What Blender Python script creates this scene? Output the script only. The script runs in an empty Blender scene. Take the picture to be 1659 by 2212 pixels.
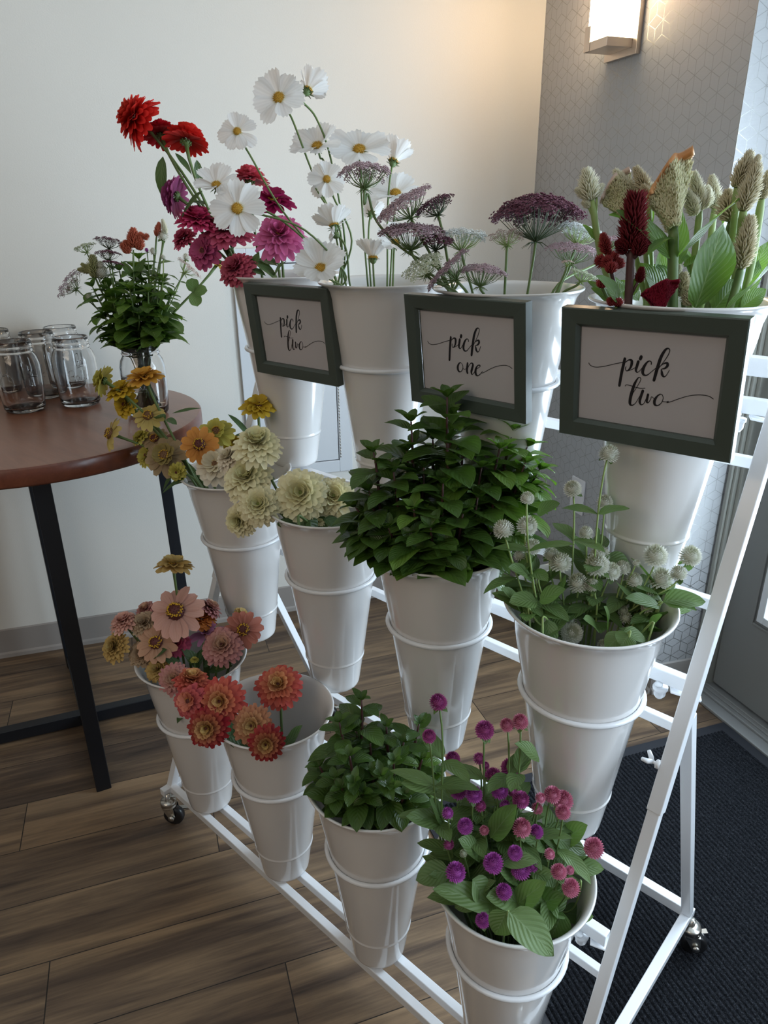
import bpy, math, random
from math import sin, cos, pi, sqrt, radians, atan2
from mathutils import Vector as V, Matrix, Quaternion
from mathutils import noise as mnoise

S = bpy.context.scene
COL = S.collection
# ------------------------------------------------------------------ camera, world, lights, exposure
RIGHT = V((0.7336014, 0.6794715, -0.0121491))
UP = V((-0.2518949, 0.2884790, 0.9237580))
FWD = V((-0.6311720, 0.6746098, -0.3827840))
CAM = V((1.167306, -0.649730, 1.342894))
FPX = 1535.79
cam = bpy.data.objects.new('camera', bpy.data.cameras.new('camera'))
COL.objects.link(cam)
cam.data.sensor_fit = 'VERTICAL'; cam.data.sensor_height = 36.0
cam.data.lens = FPX / 2212 * 36.0
cam.data.clip_start = 0.02
m = Matrix((RIGHT, UP, -FWD)).transposed().to_4x4(); m.translation = CAM
cam.matrix_world = m
S.camera = cam
S.view_settings.view_transform = 'Standard'; S.view_settings.look = 'None'
S.view_settings.gamma = 1.0; S.view_settings.use_curve_mapping = False
S.view_settings.exposure = 0.18
w = bpy.data.worlds.new('dim_room_surroundings'); S.world = w; w.use_nodes = True
w.node_tree.nodes['Background'].inputs[0].default_value = (0.80, 0.84, 0.92, 1)
w.node_tree.nodes['Background'].inputs[1].default_value = 0.13
S.cycles.max_bounces = 8; S.cycles.transparent_max_bounces = 12
S.cycles.transmission_bounces = 8; S.cycles.caustics_reflective = False; S.cycles.caustics_refractive = False
S.cycles.sample_clamp_indirect = 6.0
try: S.cycles.use_denoising = True
except Exception: pass

def area(name, loc, direction, sx, sy, power, col):
    l = bpy.data.lights.new(name, 'AREA'); l.shape = 'RECTANGLE'; l.size = sx; l.size_y = sy
    l.energy = power; l.color = col
    o = bpy.data.objects.new(name, l); COL.objects.link(o); o.location = loc
    o.rotation_euler = V(direction).to_track_quat('-Z', 'Z').to_euler()
    return o
WD = V((0.5, 0.866, 0))                      # along the cream wall towards the corner
DD = V((0.8881, -0.4597, 0)).normalized()    # along the door wall, away from the corner
DN = V((-0.4597, -0.8881, 0)).normalized()   # out of the door wall into the room
DOOR0 = V((0.664, 1.339, 0.02))              # bottom corner of the door leaf
# daylight through the glazed door and through the shop windows further along the same wall
area('daylight_through_door', DOOR0 + DD*0.47 - DN*0.035 + V((0, 0, 1.12)), DN, 0.66, 1.6, 46, (0.70, 0.86, 1.0))
area('daylight_through_shop_window', DOOR0 + DD*2.0 - DN*0.10 + V((0, 0, 1.35)), DN, 1.6, 1.9, 78, (0.70, 0.855, 1.0))
area('warm_room_fill', V((0.6, -2.9, 2.5)), V((-0.45, 0.95, -0.22)), 2.4, 0.8, 20, (1.0, 0.83, 0.64))  # unseen warm fill added behind the camera, aimed at the upper cream wall

# ------------------------------------------------------------------ points from the photograph
def ray(u, v): return (FWD + RIGHT*((u - 829.5)/FPX) - UP*((v - 1106)/FPX))
HF = V((FWD.x, FWD.y, 0)).normalized()       # horizontal viewing direction
def at(u, v, c, off=0.0):
    """the point seen at u, v on the upright plane through c across the view, moved back by off metres"""
    r = ray(u, v); t = ((c - CAM).dot(HF) + off) / r.dot(HF)
    return CAM + r*t
def pxm(px, p): return px * (p - CAM).dot(FWD) / FPX     # pixels -> metres at p
def face(a, b, c): return (RIGHT*a + UP*b - FWD*c).normalized()

# ------------------------------------------------------------------ mesh builder
class MB:
    def __init__(s): s.v = []; s.f = []; s.p = []; s.sm = []
    def add(s, vs, fs, ps=None, smooth=True):
        o = len(s.v); s.v += [tuple(x) for x in vs]
        s.p += ps if ps else [(0.5, 0.5, 0.5)]*len(vs)
        s.f += [tuple(i + o for i in f) for f in fs]; s.sm += [smooth]*len(fs)
    def build(s, name, mat, parent=None, bevel=0, solid=0, world=True):
        me = bpy.data.meshes.new(name); me.from_pydata(s.v, [], s.f)
        me.polygons.foreach_set('use_smooth', s.sm)
        a = me.attributes.new('pt', 'FLOAT_VECTOR', 'POINT')
        a.data.foreach_set('vector', [x for p in s.p for x in p])
        me.materials.append(mat); me.update()
        o = bpy.data.objects.new(name, me); COL.objects.link(o)
        if parent is not None:
            o.parent = parent
            if world: o.matrix_parent_inverse = parent.matrix_basis.inverted()
        if solid:
            md = o.modifiers.new('thickness', 'SOLIDIFY'); md.thickness = solid; md.offset = 0
        if bevel:
            md = o.modifiers.new('bevel', 'BEVEL'); md.width = bevel; md.segments = 3; md.limit_method = 'ANGLE'
            md.harden_normals = False
        return o

def box(mb, c, ax, ay, az, sx, sy, sz):
    c = V(c); ax = V(ax)*sx/2; ay = V(ay)*sy/2; az = V(az)*sz/2
    vs = [c + ax*i + ay*j + az*k for i in (-1, 1) for j in (-1, 1) for k in (-1, 1)]
    mb.add(vs, [(0, 1, 3, 2), (4, 6, 7, 5), (0, 4, 5, 1), (2, 3, 7, 6), (0, 2, 6, 4), (1, 5, 7, 3)], None, False)
X, Y, Z = V((1, 0, 0)), V((0, 1, 0)), V((0, 0, 1))
def bar(mb, a, b, wd, ht, upv=Z):
    a = V(a); b = V(b); d = (b - a); L = d.length; d.normalize()
    s = d.cross(upv).normalized(); u = s.cross(d)
    box(mb, (a + b)/2, d, s, u, L, wd, ht)
def tube(mb, pts, rad, n=6, cap=True):
    pts = [V(p) for p in pts]; k = len(pts)
    if not isinstance(rad, (list, tuple)): rad = [rad]*k
    d0 = (pts[1] - pts[0]).normalized()
    r = d0.orthogonal().normalized(); vs = []; ps = []
    for i, p in enumerate(pts):
        d = (pts[min(i+1, k-1)] - pts[max(i-1, 0)]).normalized()
        r = (r - d*r.dot(d)).normalized(); q = d.cross(r)
        for j in range(n):
            a = 2*pi*j/n; vs.append(p + (r*cos(a) + q*sin(a))*rad[i]); ps.append((j/n, i/(k-1), 0.5))
    fs = [(i*n+j, i*n+(j+1) % n, (i+1)*n+(j+1) % n, (i+1)*n+j) for i in range(k-1) for j in range(n)]
    if cap: fs += [tuple(range(n))[::-1], tuple((k-1)*n + j for j in range(n))]
    mb.add(vs, fs, ps)
def lathe(mb, prof, c=V((0, 0, 0)), n=48, ax=Z, closed=False):
    ax = V(ax).normalized(); r = ax.orthogonal().normalized(); q = ax.cross(r); c = V(c)
    vs = []; k = len(prof)
    for (rr, h) in prof:
        for j in range(n):
            a = 2*pi*j/n; vs.append(c + ax*h + (r*cos(a) + q*sin(a))*max(rr, 1e-5))
    fs = [(i*n+j, i*n+(j+1) % n, (i+1)*n+(j+1) % n, (i+1)*n+j) for i in range(k-1) for j in range(n)]
    if closed: fs += [((k-1)*n+j, (k-1)*n+(j+1) % n, (j+1) % n, j) for j in range(n)]
    mb.add(vs, fs)
def hermite(p0, p1, t0, t1, n):
    out = []
    for i in range(n+1):
        t = i/n; a = 2*t**3 - 3*t*t + 1; b = t**3 - 2*t*t + t; c = -2*t**3 + 3*t*t; d = t**3 - t*t
        out.append(p0*a + t0*b + p1*c + t1*d)
    return out
def spline(pts, n=6):
    pts = [V(p) for p in pts]; out = [pts[0]]
    for i in range(len(pts)-1):
        a = pts[max(i-1, 0)]; d = pts[min(i+2, len(pts)-1)]
        out += hermite(pts[i], pts[i+1], (pts[i+1]-a)*0.5, (d-pts[i])*0.5, n)[1:]
    return out

# ------------------------------------------------------------------ things and tags
def empty(name, loc, label, cat, group=None):
    o = bpy.data.objects.new(name, None); COL.objects.link(o); o.location = loc
    o.empty_display_size = 0.02
    o['label'] = label; o['category'] = cat
    if group: o['group'] = group
    o.matrix_basis = Matrix.Translation(V(loc))
    return o
def tag(o, label, cat, group=None, kind=None):
    o['label'] = label; o['category'] = cat
    if group: o['group'] = group
    if kind: o['kind'] = kind
    return o
def struct(o, label=None):
    o['kind'] = 'structure'
    if label: o['label'] = label
    return o

# ------------------------------------------------------------------ materials
class NT:
    def __init__(s, name):
        s.m = bpy.data.materials.new(name); s.m.use_nodes = True; s.t = s.m.node_tree
        s.b = s.t.nodes['Principled BSDF']; s.out = s.t.nodes['Material Output']
    def n(s, ty, **kw):
        nd = s.t.nodes.new(ty)
        for k, v in kw.items(): setattr(nd, k, v)
        return nd
    def l(s, a, b): s.t.links.new(a, b)
    def set(s, nd, i, v):
        if hasattr(v, 'is_output') or isinstance(v, bpy.types.NodeSocket): s.l(v, nd.inputs[i])
        else: nd.inputs[i].default_value = v
    def math(s, op, a, b=0.0, c=None):
        nd = s.n('ShaderNodeMath', operation=op); s.set(nd, 0, a); s.set(nd, 1, b)
        if c is not None: s.set(nd, 2, c)
        return nd.outputs[0]
    def mix(s, f, a, b):
        nd = s.n('ShaderNodeMix', data_type='RGBA'); s.set(nd, 0, f)
        for i, v in ((6, a), (7, b)):
            if isinstance(v, tuple): v = (*v, 1) if len(v) == 3 else v
            s.set(nd, i, v)
        return nd.outputs[2]
    def ramp(s, f, stops):
        nd = s.n('ShaderNodeValToRGB'); cr = nd.color_ramp; s.l(f, nd.inputs[0])
        while len(cr.elements) < len(stops): cr.elements.new(0.5)
        for e, (p, c) in zip(cr.elements, stops): e.position = p; e.color = (*c, 1)
        return nd.outputs[0]
    def noise(s, vec, scale, detail=4, rough=0.5, dist=0.0):
        nd = s.n('ShaderNodeTexNoise'); nd.inputs['Scale'].default_value = scale; nd.inputs['Detail'].default_value = detail
        nd.inputs['Roughness'].default_value = rough; nd.inputs['Distortion'].default_value = dist
        if vec is not None: s.l(vec, nd.inputs['Vector'])
        return nd.outputs[0]
    def attr(s):
        a = s.n('ShaderNodeAttribute', attribute_name='pt'); x = s.n('ShaderNodeSeparateXYZ'); s.l(a.outputs['Vector'], x.inputs[0])
        return x.outputs
    def obj(s): return s.n('ShaderNodeTexCoord').outputs['Object']
    def mapv(s, vec, loc=(0, 0, 0), rot=(0, 0, 0), sc=(1, 1, 1)):
        nd = s.n('ShaderNodeMapping'); s.l(vec, nd.inputs[0]); nd.inputs[1].default_value = loc; nd.inputs[2].default_value = rot; nd.inputs[3].default_value = sc
        return nd.outputs[0]
    def sep(s, vec):
        nd = s.n('ShaderNodeSeparateXYZ'); s.l(vec, nd.inputs[0]); return nd.outputs
    def comb(s, x, y, z=0.0):
        nd = s.n('ShaderNodeCombineXYZ'); s.set(nd, 0, x); s.set(nd, 1, y); s.set(nd, 2, z); return nd.outputs[0]
    def bump(s, h, strength=0.3, dist=0.002):
        nd = s.n('ShaderNodeBump'); nd.inputs['Strength'].default_value = strength; nd.inputs['Distance'].default_value = dist
        s.l(h, nd.inputs['Height']); s.l(nd.outputs[0], s.b.inputs['Normal'])
    def pr(s, col=None, rough=None, metal=None, coat=None, spec=None):
        if col is not None: s.set(s.b, 'Base Color', (*col, 1) if isinstance(col, tuple) else col)
        if rough is not None: s.set(s.b, 'Roughness', rough)
        if metal is not None: s.set(s.b, 'Metallic', metal)
        if coat is not None: s.b.inputs['Coat Weight'].default_value = coat; s.b.inputs['Coat Roughness'].default_value = 0.06
        if spec is not None: s.b.inputs['Specular IOR Level'].default_value = spec
        return s.m
    def translucent(s, col, fac):
        t = s.n('ShaderNodeBsdfTranslucent'); s.set(t, 0, (*col, 1) if isinstance(col, tuple) else col)
        x = s.n('ShaderNodeMixShader'); s.set(x, 0, fac); s.l(s.b.outputs[0], x.inputs[1]); s.l(t.outputs[0], x.inputs[2])
        s.l(x.outputs[0], s.out.inputs[0]); return s.m
def plain(name, col, rough=0.5, metal=0.0, coat=0.0): return NT(name).pr(col, rough, metal, coat)

def m_cream_wall():
    t = NT('cream_paint'); o = t.obj()
    n = t.noise(o, 3.0, 3); t.pr(t.mix(n, (0.71, 0.695, 0.645), (0.75, 0.735, 0.685)), 0.62)
    t.bump(t.noise(o, 260, 3, 0.6), 0.12, 0.002); return t.m
def m_wallpaper():
    t = NT('hexagon_wallpaper'); x = t.sep(t.obj()); u, v = x[0], x[2]
    a = 0.0533; b = a*sqrt(3)
    def cand(du, dv):
        p = t.math('WRAP', t.math('ADD', u, du), a/2, -a/2); q = t.math('WRAP', t.math('ADD', v, dv), b/2, -b/2)
        return p, q, t.math('ADD', t.math('MULTIPLY', p, p), t.math('MULTIPLY', q, q))
    p1, q1, d1 = cand(0.0, 0.0); p2, q2, d2 = cand(a/2, b/2)
    s = t.math('LESS_THAN', d2, d1)
    def lerp(aa, bb): return t.math('ADD', t.math('MULTIPLY', aa, t.math('SUBTRACT', 1.0, s)), t.math('MULTIPLY', bb, s))
    p, q = lerp(p1, p2), lerp(q1, q2)
    e1 = t.math('ABSOLUTE', p)
    e2 = t.math('ABSOLUTE', t.math('SUBTRACT', t.math('MULTIPLY', p, 0.5), t.math('MULTIPLY', q, 0.866)))
    e3 = t.math('ABSOLUTE', t.math('ADD', t.math('MULTIPLY', p, 0.5), t.math('MULTIPLY', q, 0.866)))
    line = t.math('LESS_THAN', t.math('MINIMUM', e1, t.math('MINIMUM', e2, e3)), 0.0008)
    g = t.noise(t.mapv(t.obj(), rot=(0, 0.9, 0), sc=(30, 30, 900)), 1.0, 3)
    base = t.mix(g, (0.36, 0.365, 0.375), (0.43, 0.435, 0.44))
    t.pr(t.mix(line, base, (0.30, 0.30, 0.29)), t.math('SUBTRACT', 0.55, t.math('MULTIPLY', line, 0.22)), t.math('MULTIPLY', line, 0.85))
    t.bump(g, 0.15, 0.001); return t.m
def m_floor():
    t = NT('walnut_vinyl_planks'); W_, L_ = 0.155, 1.22
    x = t.sep(t.obj()); u, v = x[0], x[1]      # u along the planks, v across
    row = t.math('FLOOR', t.math('DIVIDE', t.math('ADD', v, 0.062), W_))
    sh = t.math('ADD', u, t.math('MULTIPLY', row, 0.437))
    cl = t.math('FLOOR', t.math('DIVIDE', sh, L_))
    wn = t.n('ShaderNodeTexWhiteNoise', noise_dimensions='2D'); t.l(t.comb(row, cl), wn.inputs['Vector'])
    rnd = wn.outputs['Value']
    gx = t.math('ADD', u, t.math('MULTIPLY', rnd, 37.0)); gy = t.math('ADD', v, t.math('MULTIPLY', rnd, 11.0))
    g1 = t.noise(t.comb(t.math('MULTIPLY', gx, 1.5), t.math('MULTIPLY', gy, 15.0)), 1.0, 5, 0.55, 0.9)
    g2 = t.noise(t.comb(t.math('MULTIPLY', gx, 9.0), t.math('MULTIPLY', gy, 190.0)), 1.0, 5, 0.65, 0.3)
    g3 = t.noise(t.comb(t.math('MULTIPLY', gx, 2.2), t.math('MULTIPLY', gy, 46.0)), 1.0, 3, 0.5, 1.2)
    k = t.math('ADD', t.math('MULTIPLY', g1, 0.72), t.math('ADD', t.math('MULTIPLY', g2, 0.20), t.math('MULTIPLY', g3, 0.22)))
    k = t.math('ADD', k, t.math('MULTIPLY', t.math('SUBTRACT', rnd, 0.5), 0.10))
    col = t.ramp(k, [(0.36, (0.034, 0.022, 0.016)), (0.48, (0.084, 0.055, 0.037)), (0.58, (0.148, 0.098, 0.060)), (0.70, (0.25, 0.165, 0.095)), (0.85, (0.35, 0.245, 0.145))])
    fv = t.math('ABSOLUTE', t.math('SUBTRACT', t.math('FRACT', t.math('DIVIDE', t.math('ADD', v, 0.062), W_)), 0.5))
    fu = t.math('ABSOLUTE', t.math('SUBTRACT', t.math('FRACT', t.math('DIVIDE', sh, L_)), 0.5))
    seam = t.math('MAXIMUM', t.math('GREATER_THAN', fv, 0.494), t.math('GREATER_THAN', fu, 0.4991))
    t.pr(t.mix(seam, col, (0.012, 0.009, 0.007)), t.math('ADD', 0.40, t.math('MULTIPLY', g2, 0.18)), spec=0.45)
    t.bump(t.math('SUBTRACT', g2, t.math('MULTIPLY', seam, 1.5)), 0.25, 0.0015); return t.m
def m_cherry(name='cherry_laminate', dark=False):
    t = NT(name); o = t.obj()
    g = t.noise(t.mapv(o, rot=(0, 0, 0.5), sc=(3.0, 26, 26)), 1.0, 4, 0.55, 0.8)
    g2 = t.noise(t.mapv(o, rot=(0, 0, 0.5), sc=(20, 260, 260)), 1.0, 3)
    k = t.math('ADD', t.math('MULTIPLY', g, 0.8), t.math('MULTIPLY', g2, 0.2))
    if dark: c = t.ramp(k, [(0.3, (0.085, 0.022, 0.011)), (0.7, (0.17, 0.050, 0.025))])
    else: c = t.ramp(k, [(0.3, (0.17, 0.070, 0.040)), (0.7, (0.27, 0.118, 0.068))])
    return t.pr(c, 0.30, coat=0.10)
def m_mat():
    t = NT('ribbed_charcoal_carpet'); o = t.obj(); x = t.sep(o)
    n = t.noise(o, 330, 3, 0.8); n2 = t.noise(o, 1500, 2, 0.8)
    k = t.math('ADD', t.math('MULTIPLY', n, 0.6), t.math('MULTIPLY', n2, 0.4))
    c = t.ramp(k, [(0.42, (0.004, 0.0045, 0.006)), (0.54, (0.018, 0.020, 0.025)), (0.68, (0.10, 0.105, 0.12))])
    t.pr(c, 0.95, spec=0.1); t.bump(k, 0.8, 0.004); return t.m
def m_leaf(name, c0, c1, tr, vein=(0.30, 0.42, 0.16), va=0.35, fac=0.35, rough=0.42, nv=7.0):
    t = NT(name); u, v, r = t.attr()
    au = t.math('ABSOLUTE', t.math('SUBTRACT', u, 0.5))
    mid = t.math('LESS_THAN', au, 0.018)
    w = t.math('FRACT', t.math('MULTIPLY', t.math('SUBTRACT', v, t.math('MULTIPLY', au, 0.85)), nv))
    side = t.math('LESS_THAN', t.math('ABSOLUTE', t.math('SUBTRACT', w, 0.5)), 0.07)
    vn = t.math('MULTIPLY', t.math('MAXIMUM', mid, t.math('MULTIPLY', side, 0.55)), va)
    n = t.noise(t.obj(), 60, 3)
    base = t.mix(t.math('ADD', t.math('MULTIPLY', r, 0.7), t.math('MULTIPLY', n, 0.3)), c0, c1)
    col = t.mix(vn, base, vein)
    t.pr(col, rough)
    t.bump(t.math('ADD', t.math('ABSOLUTE', t.math('SUBTRACT', w, 0.5)), t.math('MULTIPLY', n, 0.3)), 0.35, 0.003)
    return t.translucent(t.mix(vn, tr, vein), fac)
def m_petal(name, base, tip, fac=0.3, rough=0.55, mid=None, stria=0.5):
    t = NT(name); u, v, r = t.attr()
    st = [(0.0, base), (1.0, tip)] if mid is None else [(0.0, base), (0.45, mid), (1.0, tip)]
    c = t.ramp(v, st)
    fine = t.math('SINE', t.math('MULTIPLY', u, 44.0))
    k = t.math('MULTIPLY', t.math('ADD', t.math('MULTIPLY', fine, 0.5), 0.5), 0.16*stria)
    dk = tuple(x*0.62 for x in tip)
    c = t.mix(k, c, dk)
    c = t.mix(t.math('MULTIPLY', r, 0.22), c, tuple(min(1, x*0.75) for x in tip))
    t.pr(c, rough, spec=0.25)
    return t.translucent(c, fac)

MW = NT('white_bucket_plastic'); _o = MW.obj()
MAT = dict(
 cream=m_cream_wall(), paper=m_wallpaper(), floor=m_floor(), cherry=m_cherry(), cherry_edge=m_cherry('cherry_edge', True), mat=m_mat(),
 ceiling=plain('ceiling_paint', (0.75, 0.74, 0.70), 0.8),
 skirt=plain('taupe_vinyl_base', (0.30, 0.275, 0.255), 0.5), trim=plain('olive_grey_trim_paint', (0.34, 0.34, 0.30), 0.42),
 door=plain('grey_door_paint', (0.24, 0.24, 0.23), 0.42), threshold=plain('worn_aluminium_threshold', (0.33, 0.335, 0.33), 0.45, 0.35),
 lite=plain('white_glazing_frame', (0.75, 0.78, 0.8), 0.35), panel=plain('white_access_panel_enamel', (0.66, 0.69, 0.72), 0.4),
 dark=plain('dark_gap', (0.05, 0.05, 0.05), 0.8), matedge=plain('black_rubber_edge', (0.012, 0.014, 0.02), 0.6),
 bucket=MW.pr((0.73, 0.715, 0.705), 0.20, coat=0.8), rack=plain('white_powder_coated_steel', (0.80, 0.82, 0.85), 0.3, 0, 0.3),
 zinc=plain('zinc_plated_steel', (0.62, 0.60, 0.55), 0.28, 1.0), rubber=plain('black_caster_rubber', (0.012, 0.012, 0.013), 0.35),
 blackleg=plain('black_painted_steel', (0.007, 0.009, 0.013), 0.38), plate=plain('white_outlet_cover', (0.70, 0.70, 0.72), 0.35),
 frame=plain('sage_green_frame_paint', (0.062, 0.080, 0.068), 0.36), paper_card=plain('white_card', (0.52, 0.50, 0.515), 0.55),
 ink=plain('black_ink', (0.006, 0.006, 0.010), 0.5), nickel=plain('brushed_nickel', (0.55, 0.48, 0.42), 0.32, 1.0),
)
def glass(name, col=(1, 1, 1), rough=0.0, ior=1.45, thin=False):
    t = NT(name); t.pr(col, rough); t.b.inputs['Transmission Weight'].default_value = 1.0; t.b.inputs['IOR'].default_value = ior
    return t.m
MAT['glass'] = glass('clear_jar_glass', (1.0, 1.0, 1.0))
MAT['water'] = glass('vase_water', (0.93, 0.96, 0.90), 0.0, 1.33)
t = NT('sign_glazing')
_g = t.n('ShaderNodeBsdfGlossy'); _g.inputs['Roughness'].default_value = 0.03; _tr = t.n('ShaderNodeBsdfTransparent'); _f0 = t.n('ShaderNodeFresnel'); _f0.inputs[0].default_value = 1.4; _gg = t.n('ShaderNodeNewGeometry')
_x = t.n('ShaderNodeMixShader'); t.l(t.math('MULTIPLY', _f0.outputs[0], t.math('SUBTRACT', 1.0, _gg.outputs['Backfacing'])), _x.inputs[0]); t.l(_tr.outputs[0], _x.inputs[1]); t.l(_g.outputs[0], _x.inputs[2]); t.l(_x.outputs[0], t.out.inputs[0])
MAT['glazing'] = t.m
t = NT('lit_frosted_glass'); t.b.inputs['Emission Color'].default_value = (1.0, 0.80, 0.50, 1); t.b.inputs['Emission Strength'].default_value = 9.0
t.pr((0.9, 0.85, 0.75), 0.3); MAT['lamp'] = t.m
# plants
MAT['basil'] = m_leaf('basil_leaf', (0.034, 0.078, 0.012), (0.075, 0.140, 0.026), (0.14, 0.30, 0.02), (0.12, 0.20, 0.06), 0.35, 0.25, 0.40)
MAT['basil_young'] = m_leaf('young_basil_leaf', (0.080, 0.16, 0.022), (0.14, 0.235, 0.038), (0.16, 0.36, 0.03), (0.16, 0.27, 0.07), 0.35, 0.28, 0.40)
MAT['gleaf'] = m_leaf('amaranth_leaf', (0.080, 0.140, 0.040), (0.14, 0.215, 0.070), (0.18, 0.36, 0.06), (0.22, 0.32, 0.15), 0.45, 0.28, 0.5)
MAT['zleaf'] = m_leaf('zinnia_leaf', (0.040, 0.085, 0.028), (0.085, 0.145, 0.055), (0.14, 0.26, 0.05), (0.20, 0.27, 0.13), 0.4, 0.22, 0.5, 5.0)
MAT['cleaf'] = m_leaf('celosia_leaf', (0.040, 0.095, 0.020), (0.10, 0.18, 0.045), (0.24, 0.46, 0.05), (0.30, 0.40, 0.18), 0.6, 0.34, 0.42, 9.0)
MAT['redstem'] = plain('purple_brown_stem', (0.075, 0.030, 0.028), 0.5)
MAT['stem'] = plain('green_stem', (0.115, 0.18, 0.055), 0.5); MAT['stem_dk'] = plain('dark_green_stem', (0.045, 0.075, 0.028), 0.5)
MAT['stem_lt'] = plain('pale_green_stem', (0.26, 0.36, 0.12), 0.5)
MAT['calyx'] = plain('green_calyx', (0.10, 0.16, 0.05), 0.6)
# ------------------------------------------------------------------ the room
def wallbox(name, a, d, length, z0, z1, thick, mat, back=None):
    """a wall slab: front face from a along d, thickness away from the room; local x runs along the wall"""
    mb = MB(); box(mb, (length/2, thick/2, (z0 + z1)/2), X, Y, Z, length, thick, z1 - z0)
    o = mb.build(name, mat); o.matrix_basis = Matrix.Translation(V(a)) @ Matrix.Rotation(atan2(d.y, d.x), 4, 'Z')
    return struct(o)
K = V((-0.213, 1.571, 0)); OC = V((0.534, 1.197, 0)); RE = V((0.610, 1.315, 0))
PD = (OC - K).normalized(); A0 = V((-1.027, 0.161, 0))
mb = MB(); box(mb, (0, 0, -0.05), X, Y, Z, 9.0, 8.0, 0.1)
fl = mb.build('floor', MAT['floor']); fl.rotation_euler = (0, 0, radians(61.5)); struct(fl)
wallbox('wall_left', K - WD*4.2, WD, 4.2, 0, 2.7, 0.12, MAT['cream'])
# the papered pier and its return towards the door (origins sit on a joint of the pattern)
mb = MB(); x0 = -0.754; x1 = (OC - K).length - 0.754
box(mb, ((x0 + x1)/2, 0.02, 1.35 - 1.596), X, Y, Z, x1 - x0, 0.04, 2.7)
o = mb.build('wall_right', MAT['paper']); o.matrix_basis = Matrix.Translation(K + PD*0.754 + Z*1.596) @ Matrix.Rotation(atan2(PD.y, PD.x), 4, 'Z'); struct(o)
RD = (RE - OC).normalized()
mb = MB(); box(mb, (0.072, 0.02, 1.35 - 1.60), X, Y, Z, 0.144, 0.04, 2.7)
o = mb.build('wall_return', MAT['paper']); o.matrix_basis = Matrix.Translation(OC + Z*1.60) @ Matrix.Rotation(atan2(RD.y, RD.x), 4, 'Z'); struct(o)
def skirting(name, a, d, length):
    mb = MB(); pr = [(0, 0), (0.012, 0), (0.010, 0.012), (0.005, 0.018), (0.004, 0.098), (0.0, 0.102)]
    n = V((d.y, -d.x, 0)); vs = []
    for s in (0, length): vs += [V(a) + d*s + n*x + Z*z for x, z in pr]
    k = len(pr); mb.add(vs, [(i, i+1, k+i+1, k+i) for i in range(k-1)] + [tuple(range(k))[::-1], tuple(range(k, 2*k))], None, False)
    return struct(mb.build(name, MAT['skirt']))
skirting('baseboard_left', K - WD*4.2, WD, 4.2)
skirting('baseboard_right', K, PD, (OC - K).length + 0.004)
skirting('baseboard_return', OC, RD, 0.142)
# door wall beyond the pier: casing, door, threshold, shop window
def along(s, n, z): return DOOR0 + DD*s + DN*n + V((0, 0, z - 0.02))
def dbox(mb, s0, s1, n0, n1, z0, z1): box(mb, along((s0+s1)/2, (n0+n1)/2, (z0+z1)/2), DD, DN, Z, s1-s0, abs(n1-n0), z1-z0)
mb = MB()
for s0, s1, n1 in ((-0.050, -0.034, 0.040), (-0.034, -0.022, 0.052), (-0.022, -0.014, 0.044), (-0.014, -0.0025, 0.032)):
    dbox(mb, s0, s1, -0.05, n1, 0.0, 2.15)
dbox(mb, -0.10, -0.05, -0.05, 0.0, 0.0, 2.15)
struct(mb.build('trim_1', MAT['trim'], bevel=0.0015))
mb = MB(); dbox(mb, 0.94, 1.03, -0.05, 0.03, 0, 2.15); dbox(mb, -0.05, 1.03, -0.05, 0.03, 2.08, 2.17); struct(mb.build('trim_2', MAT['trim'], bevel=0.002))
mb = MB(); dbox(mb, -0.2, 1.05, -0.12, 0.0, 2.15, 2.7); dbox(mb, 1.02, 1.2, -0.12, 0.0, 0, 2.7); dbox(mb, 1.2, 3.4, -0.12, 0, 0, 0.4); dbox(mb, 1.2, 3.4, -0.12, 0, 2.3, 2.7); dbox(mb, 3.4, 4.4, -0.12, 0, 0, 2.7)
struct(mb.build('wall_door_side', MAT['cream']))
mb = MB(); dbox(mb, 1.2, 3.4, -0.05, -0.045, 0.4, 2.3)
def thin_glass():
    t = NT('window_glass'); g = t.n('ShaderNodeBsdfGlossy'); g.inputs['Roughness'].default_value = 0.02; tr = t.n('ShaderNodeBsdfTransparent')
    x = t.n('ShaderNodeMixShader'); x.inputs[0].default_value = 0.06; t.l(tr.outputs[0], x.inputs[1]); t.l(g.outputs[0], x.inputs[2]); t.l(x.outputs[0], t.out.inputs[0]); return t.m
MAT['pane'] = thin_glass()
wd_ = empty('window_1', along(1.2, 0, 0.4), 'shop window beside the glazed door', 'window'); wd_['kind'] = 'structure'
mb.build('pane', MAT['pane'], wd_)
mb = MB()
for s in (1.2, 2.28, 3.36): dbox(mb, s, s+0.04, -0.07, 0.0, 0.4, 2.3)
dbox(mb, 1.2, 3.4, -0.07, 0, 0.4, 0.44); dbox(mb, 1.2, 3.4, -0.07, 0, 2.26, 2.3)
mb.build('window_frame', MAT['trim'], wd_)
d1 = empty('door_1', along(0, 0, 0.02), 'grey glazed door', 'door'); d1['kind'] = 'structure'
mb = MB()
L0, L1, LZ0, LZ1 = 0.125, 0.815, 0.318, 1.96
for s0, s1, z0, z1 in ((0.003, L0, 0.03, 2.08), (L1, 0.94, 0.03, 2.08), (L0, L1, 0.03, LZ0), (L0, L1, LZ1, 2.08)): dbox(mb, s0, s1, -0.045, 0.0, z0, z1)
mb.build('door_leaf', MAT['door'], d1)
mb = MB()        # raised moulding round the glass
for s0, s1, z0, z1 in ((0.094, 0.100, 0.287, 1.99), (0.84, 0.846, 0.287, 1.99), (0.1, 0.84, 0.287, 0.293), (0.1, 0.84, 1.984, 1.99)): dbox(mb, s0, s1, 0.0, 0.006, z0, z1)
mb.build('moulding', MAT['door'], d1, bevel=0.001)
mb = MB()
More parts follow.
